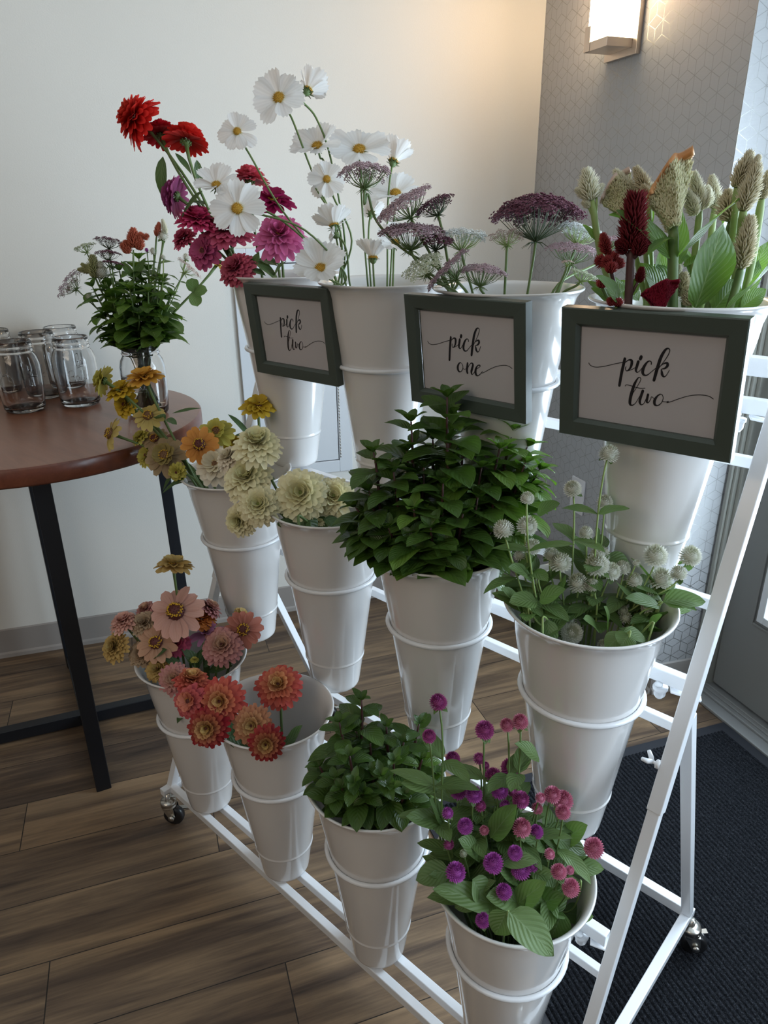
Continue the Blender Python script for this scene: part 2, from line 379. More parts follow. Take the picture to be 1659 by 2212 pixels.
for s0, s1, z0, z1 in ((L0-0.012, L0+0.010, LZ0-0.012, LZ1+0.012), (L1-0.01, L1+0.012, LZ0-0.012, LZ1+0.012), (L0+0.01, L1-0.01, LZ0-0.012, LZ0+0.010), (L0+0.01, L1-0.01, LZ1-0.01, LZ1+0.012)): dbox(mb, s0, s1, -0.05, 0.012, z0, z1)
mb.build('glazing_frame', MAT['lite'], d1, bevel=0.002)
mb = MB(); dbox(mb, L0+0.01, L1-0.01, -0.025, -0.020, LZ0+0.01, LZ1-0.01); mb.build('door_pane', MAT['pane'], d1)
mb = MB(); dbox(mb, -0.034, 0.95, 0.045, 0.083, 0.0, 0.010); dbox(mb, -0.03, 0.95, 0.030, 0.045, 0.0, 0.017); dbox(mb, -0.03, 0.95, -0.05, 0.030, 0.0, 0.021); dbox(mb, -0.03, 0.95, 0.012, 0.020, 0.02, 0.0255)
struct(mb.build('trim_3', MAT['threshold'], bevel=0.002), 'worn metal door threshold')
mb = MB(); dbox(mb, -1.5, 5.0, -3.5, -0.12, -0.06, -0.01)
struct(mb.build('floor_outside', plain('pale_pavement', (0.55, 0.55, 0.53), 0.8)), 'pale pavement outside the door')
mb = MB(); box(mb, (0.5, -0.6, 2.75), X, Y, Z, 9, 8, 0.1); struct(mb.build('ceiling', MAT['ceiling']))

# white access panel on the cream wall
CN = V((0.866, -0.5, 0))
pa = empty('access_panel', A0 + WD*0.80 + Z*0.9, 'white hinged access panel on the cream wall behind the buckets', 'panel')
def cbox(mb, s0, s1, n0, n1, z0, z1): box(mb, A0 + WD*((s0+s1)/2) + CN*((n0+n1)/2) + Z*((z0+z1)/2), WD, CN, Z, s1-s0, n1-n0, z1-z0)
mb = MB(); P0, P1, Q0, Q1 = 0.625, 0.980, 0.524, 1.262; I0, I1, J0, J1 = 0.668, 0.934, 0.566, 1.218
for a in ((P0, I0, Q0, Q1), (I1, P1, Q0, Q1), (I0, I1, Q0, J0), (I0, I1, J1, Q1)): cbox(mb, a[0], a[1], 0, 0.012, a[2], a[3])
mb.build('panel_frame', MAT['panel'], pa, bevel=0.002)
mb = MB(); cbox(mb, I0, I1, 0, 0.003, J0, J1); mb.build('gap', MAT['dark'], pa)
mb = MB(); cbox(mb, I0+0.003, I1-0.003, 0.003, 0.010, J0+0.003, J1-0.003); mb.build('panel_door', MAT['panel'], pa, bevel=0.001)
mb = MB()
for k in range(60): tube(mb, [A0 + WD*0.9385 + CN*0.0125 + Z*(J0+0.01+k*0.0107), A0 + WD*0.9385 + CN*0.0125 + Z*(J0+0.018+k*0.0107)], 0.0018, 6)
mb.build('piano_hinge', MAT['zinc'], pa)

# outlet cover on the papered pier
PN = V((PD.y, -PD.x, 0))
mb = MB(); box(mb, K + PD*0.392 + PN*0.003 + Z*0.483, PD, PN, Z, 0.072, 0.006, 0.120)
tag(mb.build('outlet_cover', MAT['plate'], bevel=0.0025), 'blank white outlet cover plate low on the patterned wallpaper', 'outlet cover')

# wall sconce
sc = empty('wall_sconce', K + PD*0.395 + Z*1.72, 'rectangular wall sconce with glowing glass and brushed nickel plate', 'wall lamp')
def pbox(mb, s0, s1, n0, n1, z0, z1): box(mb, K + PD*((s0+s1)/2) + PN*((n0+n1)/2) + Z*((z0+z1)/2), PD, PN, Z, s1-s0, n1-n0, z1-z0)
mb = MB(); pbox(mb, 0.334, 0.466, 0.0, 0.014, 1.722, 2.06); mb.build('back_plate', MAT['nickel'], sc, bevel=0.001)
mb = MB(); pbox(mb, 0.352, 0.444, 0.016, 0.085, 1.762, 2.03); mb.build('lamp_shade', MAT['lamp'], sc, bevel=0.003)
mb = MB(); pbox(mb, 0.352, 0.448, 0.014, 0.092, 1.738, 1.759); pbox(mb, 0.352, 0.376, 0.088, 0.094, 1.738, 1.795); mb.build('bracket', MAT['nickel'], sc, bevel=0.001)
lp = bpy.data.lights.new('sconce_bulb', 'AREA'); lp.shape = 'RECTANGLE'; lp.size = 0.10; lp.size_y = 0.26; lp.energy = 1.3; lp.color = (1.0, 0.62, 0.36)
lo = bpy.data.objects.new('sconce_bulb', lp); COL.objects.link(lo); lo.location = K + PD*0.398 + PN*0.10 + Z*1.90
lo.rotation_euler = PN.to_track_quat('-Z', 'Y').to_euler()
for sg, nm in ((-1, 'sconce_bulb_side'), (1, 'sconce_bulb_side')):
    l2 = bpy.data.lights.new(nm, 'AREA'); l2.shape = 'RECTANGLE'; l2.size = 0.07; l2.size_y = 0.26; l2.energy = 1.2 if sg > 0 else 0.6; l2.color = (1.0, 0.60, 0.36)
    o2 = bpy.data.objects.new(nm, l2); COL.objects.link(o2); o2.location = K + PD*(0.398 + sg*0.054) + PN*0.052 + Z*1.90
    o2.rotation_euler = (PD*sg).to_track_quat('-Z', 'Z').to_euler()

# ------------------------------------------------------------------ door mat
MC = V((0.750, 1.199, 0)); ED = V((-0.485, -0.8745, 0))
MT = empty('door_mat', MC + ED*0.45 + DD*0.7, 'charcoal ribbed entrance mat with black rubber edge under the rack', 'mat')
mb = MB(); n = 6; ribs = 78; per = 0.0112; wdt = 1.45; vs = []; fs = []
for i in range(ribs*n + 1):
    q = 0.030 + i*per/n; h = 0.0035 + 0.0050*(0, 0.75, 1, 1, 1, 0.75)[i % n]
    for s in (0.030, wdt): vs.append(MC + ED*q + DD*s + Z*h)
for i in range(ribs*n): fs.append((2*i, 2*i+1, 2*i+3, 2*i+2))
mb.add(vs, fs); mb.build('ribbed_pile', MAT['mat'], MT)
mb = MB(); LN = 0.03 + ribs*per
def mbox(s0, s1, q0, q1, h): box(mb, MC + DD*((s0+s1)/2) + ED*((q0+q1)/2) + Z*(h/2), DD, ED, Z, s1-s0, q1-q0, h)
mbox(0, wdt+0.03, 0, 0.03, 0.0045); mbox(0, 0.030, 0.03, LN, 0.0045); mbox(0, wdt+0.03, LN, LN+0.03, 0.0045); mbox(wdt, wdt+0.03, 0.03, LN, 0.0045)
mb.build('rubber_edge', MAT['matedge'], MT)

# ------------------------------------------------------------------ flower rack
Z0 = 0.1
B = {  # bucket base centres and leans
 (0,0): (0.0057, 0.3086, 0.8470, 0.0, 0.0), (0,1): (0.2800, 0.3059, 0.8470, 0.0072, -0.0093), (0,2): (0.5302, 0.3166, 0.8470, 0.0021, -0.0037), (0,3): (0.7977, 0.3073, 0.8470, 0.0040, 0.0050),
 (1,0): (-0.0131, 0.1710, 0.4637, -0.0153, -0.0100), (1,1): (0.2583, 0.1708, 0.4637, 0.0075, -0.0010), (1,2): (0.5238, 0.1722, 0.4637, -0.0004, -0.0080), (1,3): (0.7939, 0.1658, 0.4637, -0.0047, -0.0212),
 (2,0): (-0.0011, -0.0011, 0.1, 0.0010, -0.0011), (2,1): (0.2666, 0.0, 0.1, -0.0067, 0.0065), (2,2): (0.5325, -0.0012, 0.1, -0.0059, 0.0116), (2,3): (0.7957, 0.0022, 0.1, 0.0009, -0.0060)}
TIER_Y = (0.310, 0.170, 0.0); TIER_Z = (0.847, 0.4637, 0.1)
rk = empty('flower_rack', (0.41, 0.2, 0.0), 'white three-tier wheeled metal rack holding the flower buckets', 'display rack')
XL, XR = -0.115, 0.925
def rp(name, mb, mat='rack', bevel=0.0015, parent=None): return mb.build(name, MAT[mat], parent or rk, bevel=bevel)
for x in (XL, XR):
    # the leaning post in two telescoping lengths, base rail and strut
    lo_ = V((x, -0.040, 0.082)); k1 = V((x, 0.158, 0.585)); top = V((x, 0.415, 1.235))
    mb = MB(); bar(mb, lo_, k1, 0.0175, 0.0175, X); rp('lower_post', mb)
    mb = MB(); bar(mb, k1 - (top-k1).normalized()*0.01, top, 0.0205, 0.0205, X); rp('upper_post', mb)
    mb = MB(); bar(mb, (x, -0.062, 0.088), (x, 0.470, 0.088), 0.018, 0.018); rp('base_rail', mb)
    mb = MB(); bar(mb, (x, 0.452, 0.095), (x, 0.222, 0.700), 0.0175, 0.0175, X); rp('strut', mb)
    mb = MB(); s_ = 1 if x > 0.4 else -1
    c0 = V((x - s_*0.009, 0.170, 0.640)); tube(mb, [c0, c0 - X*s_*0.014], 0.0025, 8); lathe(mb, [(0, 0), (0.0065, 0), (0.0065, 0.006), (0, 0.006)], c0, 6, -X*s_)
    for g in (-1, 1): tube(mb, [c0 - X*s_*0.012, c0 - X*s_*0.016 + V((0, g*0.006, 0.002)), c0 - X*s_*0.022 + V((0, g*0.011, 0.006))], [0.0035, 0.0036, 0.0028], 8)
    rp('wing_bolt', mb, bevel=0)
for ti in range(3):
    y, z = TIER_Y[ti], TIER_Z[ti]
    for dy, dz, h_ in (((-0.036, 0.0095, 0.018), (0.008, 0.0095, 0.018)) if ti == 2 else ((-0.004, 0.014, 0.017),) if ti == 0 else ()):
        mb = MB(); bar(mb, (XL, y + dy, z - dz), (XR - 0.005, y + dy, z - dz), 0.016, h_); rp('shelf_rail', mb)
    yb = y + 0.108; zr = z + 0.2513 + 0.006
    mb = MB(); bar(mb, (XL + 0.012, yb, zr - 0.012), (XR - 0.022, yb, zr - 0.012), 0.016, 0.022); up = rp('hoop_rail', mb)
    mb = MB(); bar(mb, (XL + 0.008, yb + 0.004, zr - 0.094), (XR - 0.008, yb + 0.004, zr - 0.094), 0.014, 0.016); rp('cross_rail', mb)
    for x, g in ((XL, 1), (XR, -1)):
        mb = MB(); c0 = V((x + g*0.060, yb - 0.004, zr - 0.027))
        bar(mb, c0 - X*g*0.015 + V((0, -0.002, 0)), V((x + g*0.006, yb + 0.012, zr - 0.034)), 0.020, 0.004); br = rp('bracket', mb)
        mb = MB(); lathe(mb, [(0, -0.004), (0.011, -0.004), (0.011, -0.009), (0.009, -0.011), (0.0085, -0.019), (0.005, -0.024), (0, -0.025)], c0, 12)
        lathe(mb, [(0, 0.004), (0.006, 0.004), (0.006, 0.0), (0.0, 0.0)], c0 + V((0, -0.009, 0.002)), 8); rp('bolt', mb, parent=br, bevel=0)
    for ci in range(4):
        bx, by, bz, tx, ty = B[(ti, ci)]; c = V((bx + tx*0.25, by + ty*0.25, bz + 0.2513)); mb = MB()
        rr = 0.0862; n = 48; pts = []
        vs = []; m_ = 8
        for i in range(n):
            a = 2*pi*i/n; d = V((cos(a), sin(a), 0))
            for j in range(m_):
                b = 2*pi*j/m_; vs.append(c + d*(rr + 0.0040*cos(b)) + Z*(0.0040*sin(b)))
        mb.add(vs, [(i*m_+j, i*m_+(j+1) % m_, ((i+1) % n)*m_+(j+1) % m_, ((i+1) % n)*m_+j) for i in range(n) for j in range(m_)])
        rp('bucket_hoop', mb, bevel=0)
mb = MB(); bar(mb, (XL, 0.452, 0.100), (XR, 0.452, 0.100), 0.020, 0.022); rp('back_rail', mb)
mb = MB(); bar(mb, (XL, 0.405, 1.150), (XR, 0.405, 1.150), 0.018, 0.026); rp('top_rail', mb)
for x in (XL, XR):
    for y in (-0.055, 0.452):
        xc = x + (0.010 if x < 0 else 0.012); mb = MB()
        c0 = V((xc, y, 0.050)); a = V((cos(0.6), sin(0.6), 0)); b = V((-a.y, a.x, 0)); off = a*0.010
        lathe(mb, [(0, 0.075), (0.017, 0.075), (0.019, 0.070), (0.019, 0.066), (0.015, 0.064), (0.019, 0.060), (0.018, 0.056), (0, 0.056)], V((xc, y, -0.004)), 20)
        lathe(mb, [(0, 0.090), (0.006, 0.090), (0.006, 0.07)], V((xc, y, -0.004)), 10)
        for g in (-1, 1):
            q = V((xc, y, 0)) + b*g*0.013
            mb.add([q + a*p + Z*z + b*g*w for w in (0, 0.0015) for p, z in ((-0.013, 0.054), (0.016, 0.054), (0.019, 0.030), (0.013, 0.018), (0.004, 0.022))],
                   [(0, 1, 2, 3, 4), (9, 8, 7, 6, 5), (0, 5, 6, 1), (1, 6, 7, 2), (2, 7, 8, 3), (3, 8, 9, 4), (4, 9, 5, 0)], None, False)
        mb.add([V((xc, y, 0.0545)) + a*p + b*g for p in (-0.013, 0.016) for g in (-0.0135, 0.0135)], [(0, 1, 3, 2)], None, False)
        cs = mb.build('caster', MAT['zinc'], rk, bevel=0)
        mb = MB(); lathe(mb, [(0.004, -0.010), (0.018, -0.010), (0.0235, -0.008), (0.025, 0), (0.0235, 0.008), (0.018, 0.010), (0.004, 0.010)], V((xc, y, 0.0254)) + off, 24, b)
        mb.build('wheel', MAT['rubber'], cs)
        mb = MB(); q = V((xc, y, 0.028)) + off
        lathe(mb, [(0, 0.016), (0.007, 0.016), (0.007, 0.020), (0, 0.021)], q, 10, b); lathe(mb, [(0, 0.016), (0.007, 0.016), (0.007, 0.020), (0, 0.021)], q, 10, -b)
        bar(mb, q + b*0.018, q + b*0.022 + a*0.030 + Z*0.004, 0.010, 0.003); mb.build('brake_lever', MAT['zinc'], cs)

# ------------------------------------------------------------------ buckets
PROF = [(0, 0.0), (0.0440, 0.0), (0.0475, 0.0035), (0.0485, 0.008), (0.0489, 0.0105), (0.0570, 0.0650), (0.0574, 0.0668), (0.0592, 0.0680), (0.0592, 0.0705), (0.0580, 0.0720), (0.0584, 0.0740), (0.0815, 0.245), (0.0828, 0.256),
        (0.0985, 0.350), (0.1005, 0.368), (0.1045, 0.381), (0.1105, 0.389), (0.1140, 0.3905), (0.1155, 0.3925), (0.1150, 0.3945), (0.1120, 0.3945), (0.1060, 0.3880), (0.1015, 0.378),
        (0.0980, 0.364), (0.0790, 0.245), (0.0545, 0.066), (0.0455, 0.010), (0.0, 0.008)]
BLABEL = {(0,0): 'white plastic bucket of red and pink zinnias, behind the leftmost sign', (0,1): 'white plastic bucket of white cosmos in the top row',
 (0,2): "white plastic bucket of Queen Anne's lace behind the pick one sign", (0,3): 'white plastic bucket of celosia behind the largest looking pick two sign',
 (1,0): 'white plastic bucket of yellow zinnias at the left end of the middle row', (1,1): 'white plastic bucket of cream zinnias in the middle row',
 (1,2): 'white plastic bucket overflowing with the big bunch of basil', (1,3): 'white plastic bucket of white globe amaranth in the middle row',
 (2,0): 'white plastic bucket of peach and pink zinnias on the bottom rail', (2,1): 'white plastic bucket of few coral zinnias, its empty inside showing',
 (2,2): 'white plastic bucket of low dark basil on the bottom rail', (2,3): 'white plastic bucket of magenta globe amaranth nearest the viewer'}
BC = {}
for key, (bx, by, bz, tx, ty) in B.items():
    mb = MB(); lathe(mb, PROF, V((0, 0, 0)), 72)
    o = mb.build('flower_bucket', MAT['bucket'])
    ax = V((tx, ty, 1)).normalized()
    o.matrix_basis = Matrix.Translation(V((bx, by, bz + 0.0008))) @ Z.rotation_difference(ax).to_matrix().to_4x4()
    tag(o, BLABEL[key], 'bucket', 'white flower buckets on the rack')
    BC[key] = (V((bx, by, bz)), ax)

# ------------------------------------------------------------------ signs
SIGN = [((0.141, 0.2000, 1.149), (0.999, 0.033, 0.002), (0.002, -0.104, 0.995), 'two', 'green-framed pick two sign leaning on the leftmost top bucket, the smallest looking'),
        ((0.532, 0.2030, 1.151), (0.999, -0.036, 0.009), (-0.012, -0.102, 0.995), 'one', 'green-framed pick one sign on the top row of buckets'),
        ((0.811, 0.1980, 1.152), (0.999, 0.049, 0.006), (0.0, -0.120, 0.993), 'two', 'green-framed pick two sign at the right end, in front of the celosia')]
PICK=[[(0.065,0.616,0.0041),(0.079,0.591,0.0041),(0.113,0.578,0.0041),(0.154,0.585,0.0041),(0.206,0.606,0.0041),(0.258,0.632,0.0041),(0.322,0.66,0.0041)],[(0.336,0.7,0.0166),(0.328,0.633,0.0178),(0.317,0.532,0.0178),(0.308,0.413,0.0166)],[(0.323,0.623,0.0047),(0.341,0.661,0.0047),(0.365,0.69,0.0083),(0.384,0.688,0.0154),(0.388,0.66,0.0166),(0.381,0.615,0.013),(0.363,0.581,0.0071),(0.35,0.579,0.0047),(0.345,0.6,0.0047),(0.349,0.623,0.0036)],[(0.363,0.578,0.0041),(0.388,0.594,0.0041),(0.418,0.625,0.0041),(0.435,0.668,0.0041)],[(0.434,0.685,0.0166),(0.427,0.64,0.0166),(0.421,0.595,0.0142),(0.43,0.574,0.0071),(0.445,0.586,0.0041),(0.462,0.619,0.0041),(0.476,0.648,0.0036)],[(0.452,0.738,0.0178),(0.447,0.713,0.0189)],[(0.526,0.667,0.0059),(0.526,0.691,0.0059),(0.513,0.702,0.0059),(0.496,0.686,0.0107),(0.477,0.639,0.0166),(0.47,0.586,0.0178),(0.48,0.556,0.013),(0.502,0.556,0.0071),(0.525,0.586,0.0041),(0.559,0.636,0.0041)],[(0.561,0.601,0.0036),(0.604,0.694,0.0036),(0.635,0.776,0.0047),(0.644,0.827,0.0047),(0.631,0.844,0.0083),(0.612,0.823,0.0142),(0.589,0.752,0.0178),(0.573,0.655,0.0189),(0.562,0.575,0.0189),(0.554,0.512,0.0166)],[(0.562,0.584,0.0036),(0.588,0.658,0.0036),(0.613,0.692,0.0071),(0.634,0.699,0.0142),(0.638,0.674,0.0154),(0.622,0.646,0.0107),(0.599,0.633,0.0047),(0.603,0.608,0.0118),(0.608,0.579,0.0154),(0.621,0.561,0.0083),(0.637,0.58,0.0041),(0.654,0.634,0.0036)]]
TWO=[[(0.35,0.413,0.0036),(0.359,0.431,0.0041),(0.388,0.428,0.0047),(0.427,0.417,0.0047),(0.465,0.414,0.0041),(0.498,0.422,0.0036)],[(0.411,0.35,0.0036),(0.439,0.428,0.0036),(0.46,0.495,0.0041),(0.457,0.52,0.0047),(0.442,0.519,0.0071),(0.419,0.452,0.0154),(0.404,0.367,0.0189),(0.395,0.292,0.0189),(0.395,0.236,0.0166),(0.41,0.221,0.0083),(0.435,0.249,0.0041),(0.457,0.314,0.0036),(0.477,0.372,0.0036)],[(0.482,0.391,0.0166),(0.472,0.335,0.0166),(0.465,0.274,0.0154),(0.476,0.242,0.0083),(0.495,0.258,0.0041),(0.511,0.316,0.0041),(0.521,0.359,0.0047)],[(0.521,0.359,0.0142),(0.517,0.317,0.0142),(0.516,0.28,0.013),(0.528,0.276,0.0059),(0.542,0.313,0.0041),(0.547,0.341,0.0036),(0.567,0.323,0.0036)],[(0.612,0.382,0.0047),(0.589,0.359,0.0095),(0.571,0.31,0.0166),(0.574,0.265,0.0142),(0.595,0.258,0.0071),(0.618,0.288,0.0047),(0.629,0.34,0.0041),(0.619,0.376,0.0041),(0.6,0.379,0.0047)],[(0.626,0.306,0.0041),(0.65,0.307,0.0041),(0.668,0.317,0.0041),(0.657,0.3,0.0041),(0.686,0.318,0.0041),(0.737,0.358,0.0041),(0.793,0.396,0.0041),(0.849,0.419,0.0041),(0.894,0.426,0.0041),(0.934,0.421,0.0041),(0.962,0.399,0.0041)]]
ONE=[[(0.439,0.399,0.0047),(0.42,0.396,0.0083),(0.401,0.358,0.0154),(0.398,0.316,0.0178),(0.41,0.287,0.013),(0.432,0.291,0.0059),(0.452,0.326,0.0047),(0.454,0.367,0.0041),(0.442,0.396,0.0041)],[(0.451,0.339,0.0036),(0.468,0.325,0.0036),(0.493,0.337,0.0036)],[(0.508,0.408,0.0142),(0.503,0.363,0.0178),(0.498,0.314,0.0178),(0.503,0.284,0.0154)],[(0.502,0.328,0.0036),(0.522,0.38,0.0036),(0.548,0.415,0.0071),(0.566,0.401,0.0142),(0.556,0.352,0.0178),(0.546,0.309,0.0166),(0.551,0.276,0.0083),(0.571,0.297,0.0041),(0.591,0.342,0.0041)],[(0.588,0.338,0.0041),(0.616,0.363,0.0041),(0.64,0.388,0.0047),(0.638,0.404,0.0071),(0.617,0.397,0.0071),(0.598,0.36,0.0142),(0.59,0.311,0.0189),(0.598,0.279,0.0166),(0.616,0.272,0.0071),(0.644,0.301,0.0047),(0.666,0.336,0.0041)],[(0.653,0.313,0.0041),(0.668,0.316,0.0041),(0.692,0.334,0.0041),(0.752,0.382,0.0041),(0.81,0.419,0.0041),(0.867,0.441,0.0041),(0.912,0.447,0.0041),(0.945,0.437,0.0041),(0.968,0.419,0.0041)]]
def write(mb, strokes, c, ax, az, an, iw, ih):
    for st in strokes:
        pts = [V((x, y, w_)) for x, y, w_ in st]; sp = spline(pts, 5) if len(pts) > 2 else [pts[0].lerp(pts[1], i/3) for i in range(4)]
        P3 = [(c + ax*((p.x - 0.5)*iw) + az*((p.y - 0.5)*ih), max(p.z, 0.0036)*iw*0.58) for p in sp]
        vs = []; k = len(P3)
        for i, (p, w_) in enumerate(P3):
            d = (P3[min(i+1, k-1)][0] - P3[max(i-1, 0)][0]).normalized(); s = d.cross(an).normalized()
            vs += [p - s*w_, p - s*w_ + an*0.0003, p + s*w_ + an*0.0003, p + s*w_]
        mb.add(vs, [(4*i+a, 4*i+b, 4*i+4+b, 4*i+4+a) for i in range(k-1) for a, b in ((0, 1), (1, 2), (2, 3))], None, False)
        for p, w_ in (P3[0], P3[-1]):
            if w_ > 0.0006: mb.add([p + an*0.0003] + [p + an*0.0003 + (ax*cos(2*pi*j/10) + az*sin(2*pi*j/10))*w_ for j in range(10)], [(0, 1+j, 1+(j+1) % 10) for j in range(10)], None, False)
for c, ax, az, wrd, lab in SIGN:
    c = V(c); ax = V(ax).normalized(); az = V(az).normalized(); an = ax.cross(az).normalized(); az = an.cross(ax)
    if an.y > 0: an = -an
    sg = empty('sign_frame', c, lab, 'sign', 'green framed signs hung on the top buckets')
    W_, H_, T_, F_ = 0.222, 0.170, 0.016, 0.0235
    mb = MB(); io = [(-1, -1), (1, -1), (1, 1), (-1, 1)]
    vs = []
    prof = [(0, 0, 0), (0, 0, T_ - 0.001), (0.0015, 0.0015, T_), (F_ - 0.004, F_ - 0.004, T_ - 0.001), (F_, F_, T_ - 0.006), (F_, F_, 0)]
    for sx, sy in io:
        for px_, py_, h in prof: vs.append(c - an*T_ + ax*sx*(W_/2 - px_) + az*sy*(H_/2 - py_) + an*h)
    k = len(prof)
    for s_ in range(4):
        q = (s_+1) % 4
        mb.add([vs[s_*k+i] for i in range(k)] + [vs[q*k+i] for i in range(k)], [(i, i+1, k+i+1, k+i) for i in range(k-1)], None, False)
    mb.build('frame', MAT['frame'], sg)
    iw, ih = W_ - 2*F_, H_ - 2*F_
    mb = MB(); box(mb, c - an*(T_ - 0.004), ax, az, an, iw + 0.004, ih + 0.004, 0.004); card = mb.build('card', MAT['paper_card'], sg)
    mb = MB(); write(mb, PICK + (TWO if wrd == 'two' else ONE), c - an*(T_ - 0.0061), ax, az, an, iw, ih); mb.build('lettering', MAT['ink'], card)
    mb = MB(); box(mb, c - an*(T_ - 0.0085), ax, az, an, iw, ih, 0.0012); mb.build('glazing', MAT['glazing'], sg)

# ------------------------------------------------------------------ high round table
TC = V((-0.605, 0.002, 0)); TZ = 0.90
tb = empty('bar_table', TC, 'round cherry-topped high table with black steel cross legs', 'table')
mb = MB(); R_ = 0.397
lathe(mb, [(0, TZ), (R_-0.012, TZ), (R_-0.0035, TZ-0.001)], TC, 96); tt = mb.build('tabletop', MAT['cherry'], tb)
mb = MB(); lathe(mb, [(R_-0.0035, TZ-0.001), (R_, TZ-0.005), (R_, TZ-0.036), (R_-0.004, TZ-0.041), (0, TZ-0.041)], TC, 96); mb.build('table_edge', MAT['cherry_edge'], tt)
legs = [(V((-0.337, -0.110, 0)), V((-0.325, -0.112, 0))), (V((-0.470, 0.262, 0)), V((-0.490, 0.262, 0))), (V((-0.925, 0.085, 0)), V((-0.935, 0.09, 0))), (V((-0.725, -0.262, 0)), V((-0.725, -0.262, 0)))]
for f_, t_ in legs:
    mb = MB(); d = (f_ - V((-0.62, 0, 0))); d.z = 0; d.normalize(); s_ = V((-d.y, d.x, 0))
    bar(mb, f_, t_ + Z*(TZ - 0.042), 0.036, 0.030, s_.cross(Z)); mb.build('leg', MAT['blackleg'], tb, bevel=0.002)
for a, b in ((legs[3][0], legs[1][0]), (legs[0][0], legs[2][0])):
    mb = MB(); bar(mb, a + Z*0.026, b + Z*0.026, 0.030, 0.036); mb.build('floor_bar', MAT['blackleg'], tb, bevel=0.002)
    mb = MB(); bar(mb, a + Z*(TZ-0.052), b + Z*(TZ-0.052), 0.030, 0.018); mb.build('top_bar', MAT['blackleg'], tb, bevel=0.002)

# ------------------------------------------------------------------ jars
JP = [(0, 0.0015), (0.036, 0.0), (0.041, 0.002), (0.0445, 0.009), (0.0455, 0.022), (0.0480, 0.060), (0.0488, 0.095), (0.0480, 0.118), (0.0445, 0.134), (0.0395, 0.143), (0.0392, 0.147), (0.0410, 0.149),
      (0.0410, 0.1515), (0.0392, 0.153), (0.0390, 0.160), (0.0403, 0.162), (0.0403, 0.1635), (0.0388, 0.1655), (0.0386, 0.171), (0.0375, 0.1735), (0.0362, 0.1725), (0.0358, 0.165), (0.0362, 0.145),
      (0.0410, 0.133), (0.0446, 0.117), (0.0455, 0.095), (0.0447, 0.060), (0.0423, 0.023), (0.040, 0.012), (0.034, 0.008), (0.0, 0.010)]
JP = [(r*1.10, h) for r, h in JP]
def emboss(mb, c, ang, strokes, z0, s):
    for st in strokes:
        pts = []
        for x, y in st:
            a = ang + x*s/0.0535; pts.append(c + V((cos(a)*0.0533, sin(a)*0.0533, z0 + y*s)))
        tube(mb, spline(pts, 4), 0.0007, 5)
OVAL = [[(cos(2*pi*i/24)*0.9, sin(2*pi*i/24)*1.35) for i in range(25)]]
BALL = [[(-1.2, -0.5), (-1.15, 0.9), (-0.5, 1.0), (-0.55, 0.3), (-1.0, 0.2), (-0.45, 0.1), (-0.5, -0.5), (-1.2, -0.5)],
        [(0.15, 0.2), (-0.15, 0.25), (-0.25, -0.2), (0.0, -0.45), (0.2, 0.1), (0.25, -0.45), (0.45, -0.2), (0.65, 0.8), (0.5, 0.9), (0.45, -0.3), (0.6, -0.45), (0.8, -0.2), (1.0, 0.8), (0.85, 0.9), (0.8, -0.3), (1.0, -0.45), (1.2, -0.2)],
        [(-1.2, -0.85), (0.0, -0.75), (1.2, -0.95)]]
JARS = [((56, 885), 'empty clear glass mason jar at the front edge, nearest the viewer', OVAL, -0.9), ((176, 872), 'empty clear glass mason jar at the front, closest to the flower vase', BALL, -0.35),
        ((103, 855), 'empty clear glass mason jar half hidden behind the two front jars', BALL, -0.7), ((152, 838), 'empty clear glass mason jar standing at the back of the group', BALL, 0.5),
        ((10, 848), 'empty clear glass mason jar cut off by the left picture edge', OVAL, -0.4)]
def tabpt(u, v):
    r = ray(u, v); t = (TZ + 0.0006 - CAM.z)/r.z; return CAM + r*t
proto = None
for (uv, lab, em, ang) in JARS:
    p = tabpt(*uv); j = empty('mason_jar', p, lab, 'jar', 'empty mason jars on the high table')
    mb = MB(); lathe(mb, JP, p, 56); b_ = mb.build('jar_body', MAT['glass'], j)
    mb = MB(); emboss(mb, p, ang, em, 0.078, 0.017); mb.build('embossing', MAT['glass'], b_)
VP_ = tabpt(322, 893)
vj = empty('flower_vase', VP_, 'mason jar of water used as vase for the mixed bouquet', 'jar')
mb = MB(); lathe(mb, JP, VP_, 56); vb = mb.build('jar_body', MAT['glass'], vj)
mb = MB(); emboss(mb, VP_, -0.6, BALL, 0.078, 0.017); mb.build('embossing', MAT['glass'], vb)
mb = MB(); lathe(mb, [(0, 0.0101)] + [(r*1.10*0.994, h) for r, h in ((0.034, 0.0082), (0.040, 0.0125), (0.0423, 0.023), (0.0447, 0.060), (0.0453, 0.094))] + [(0, 0.094)], VP_, 40); mb.build('water', MAT['water'], vj)
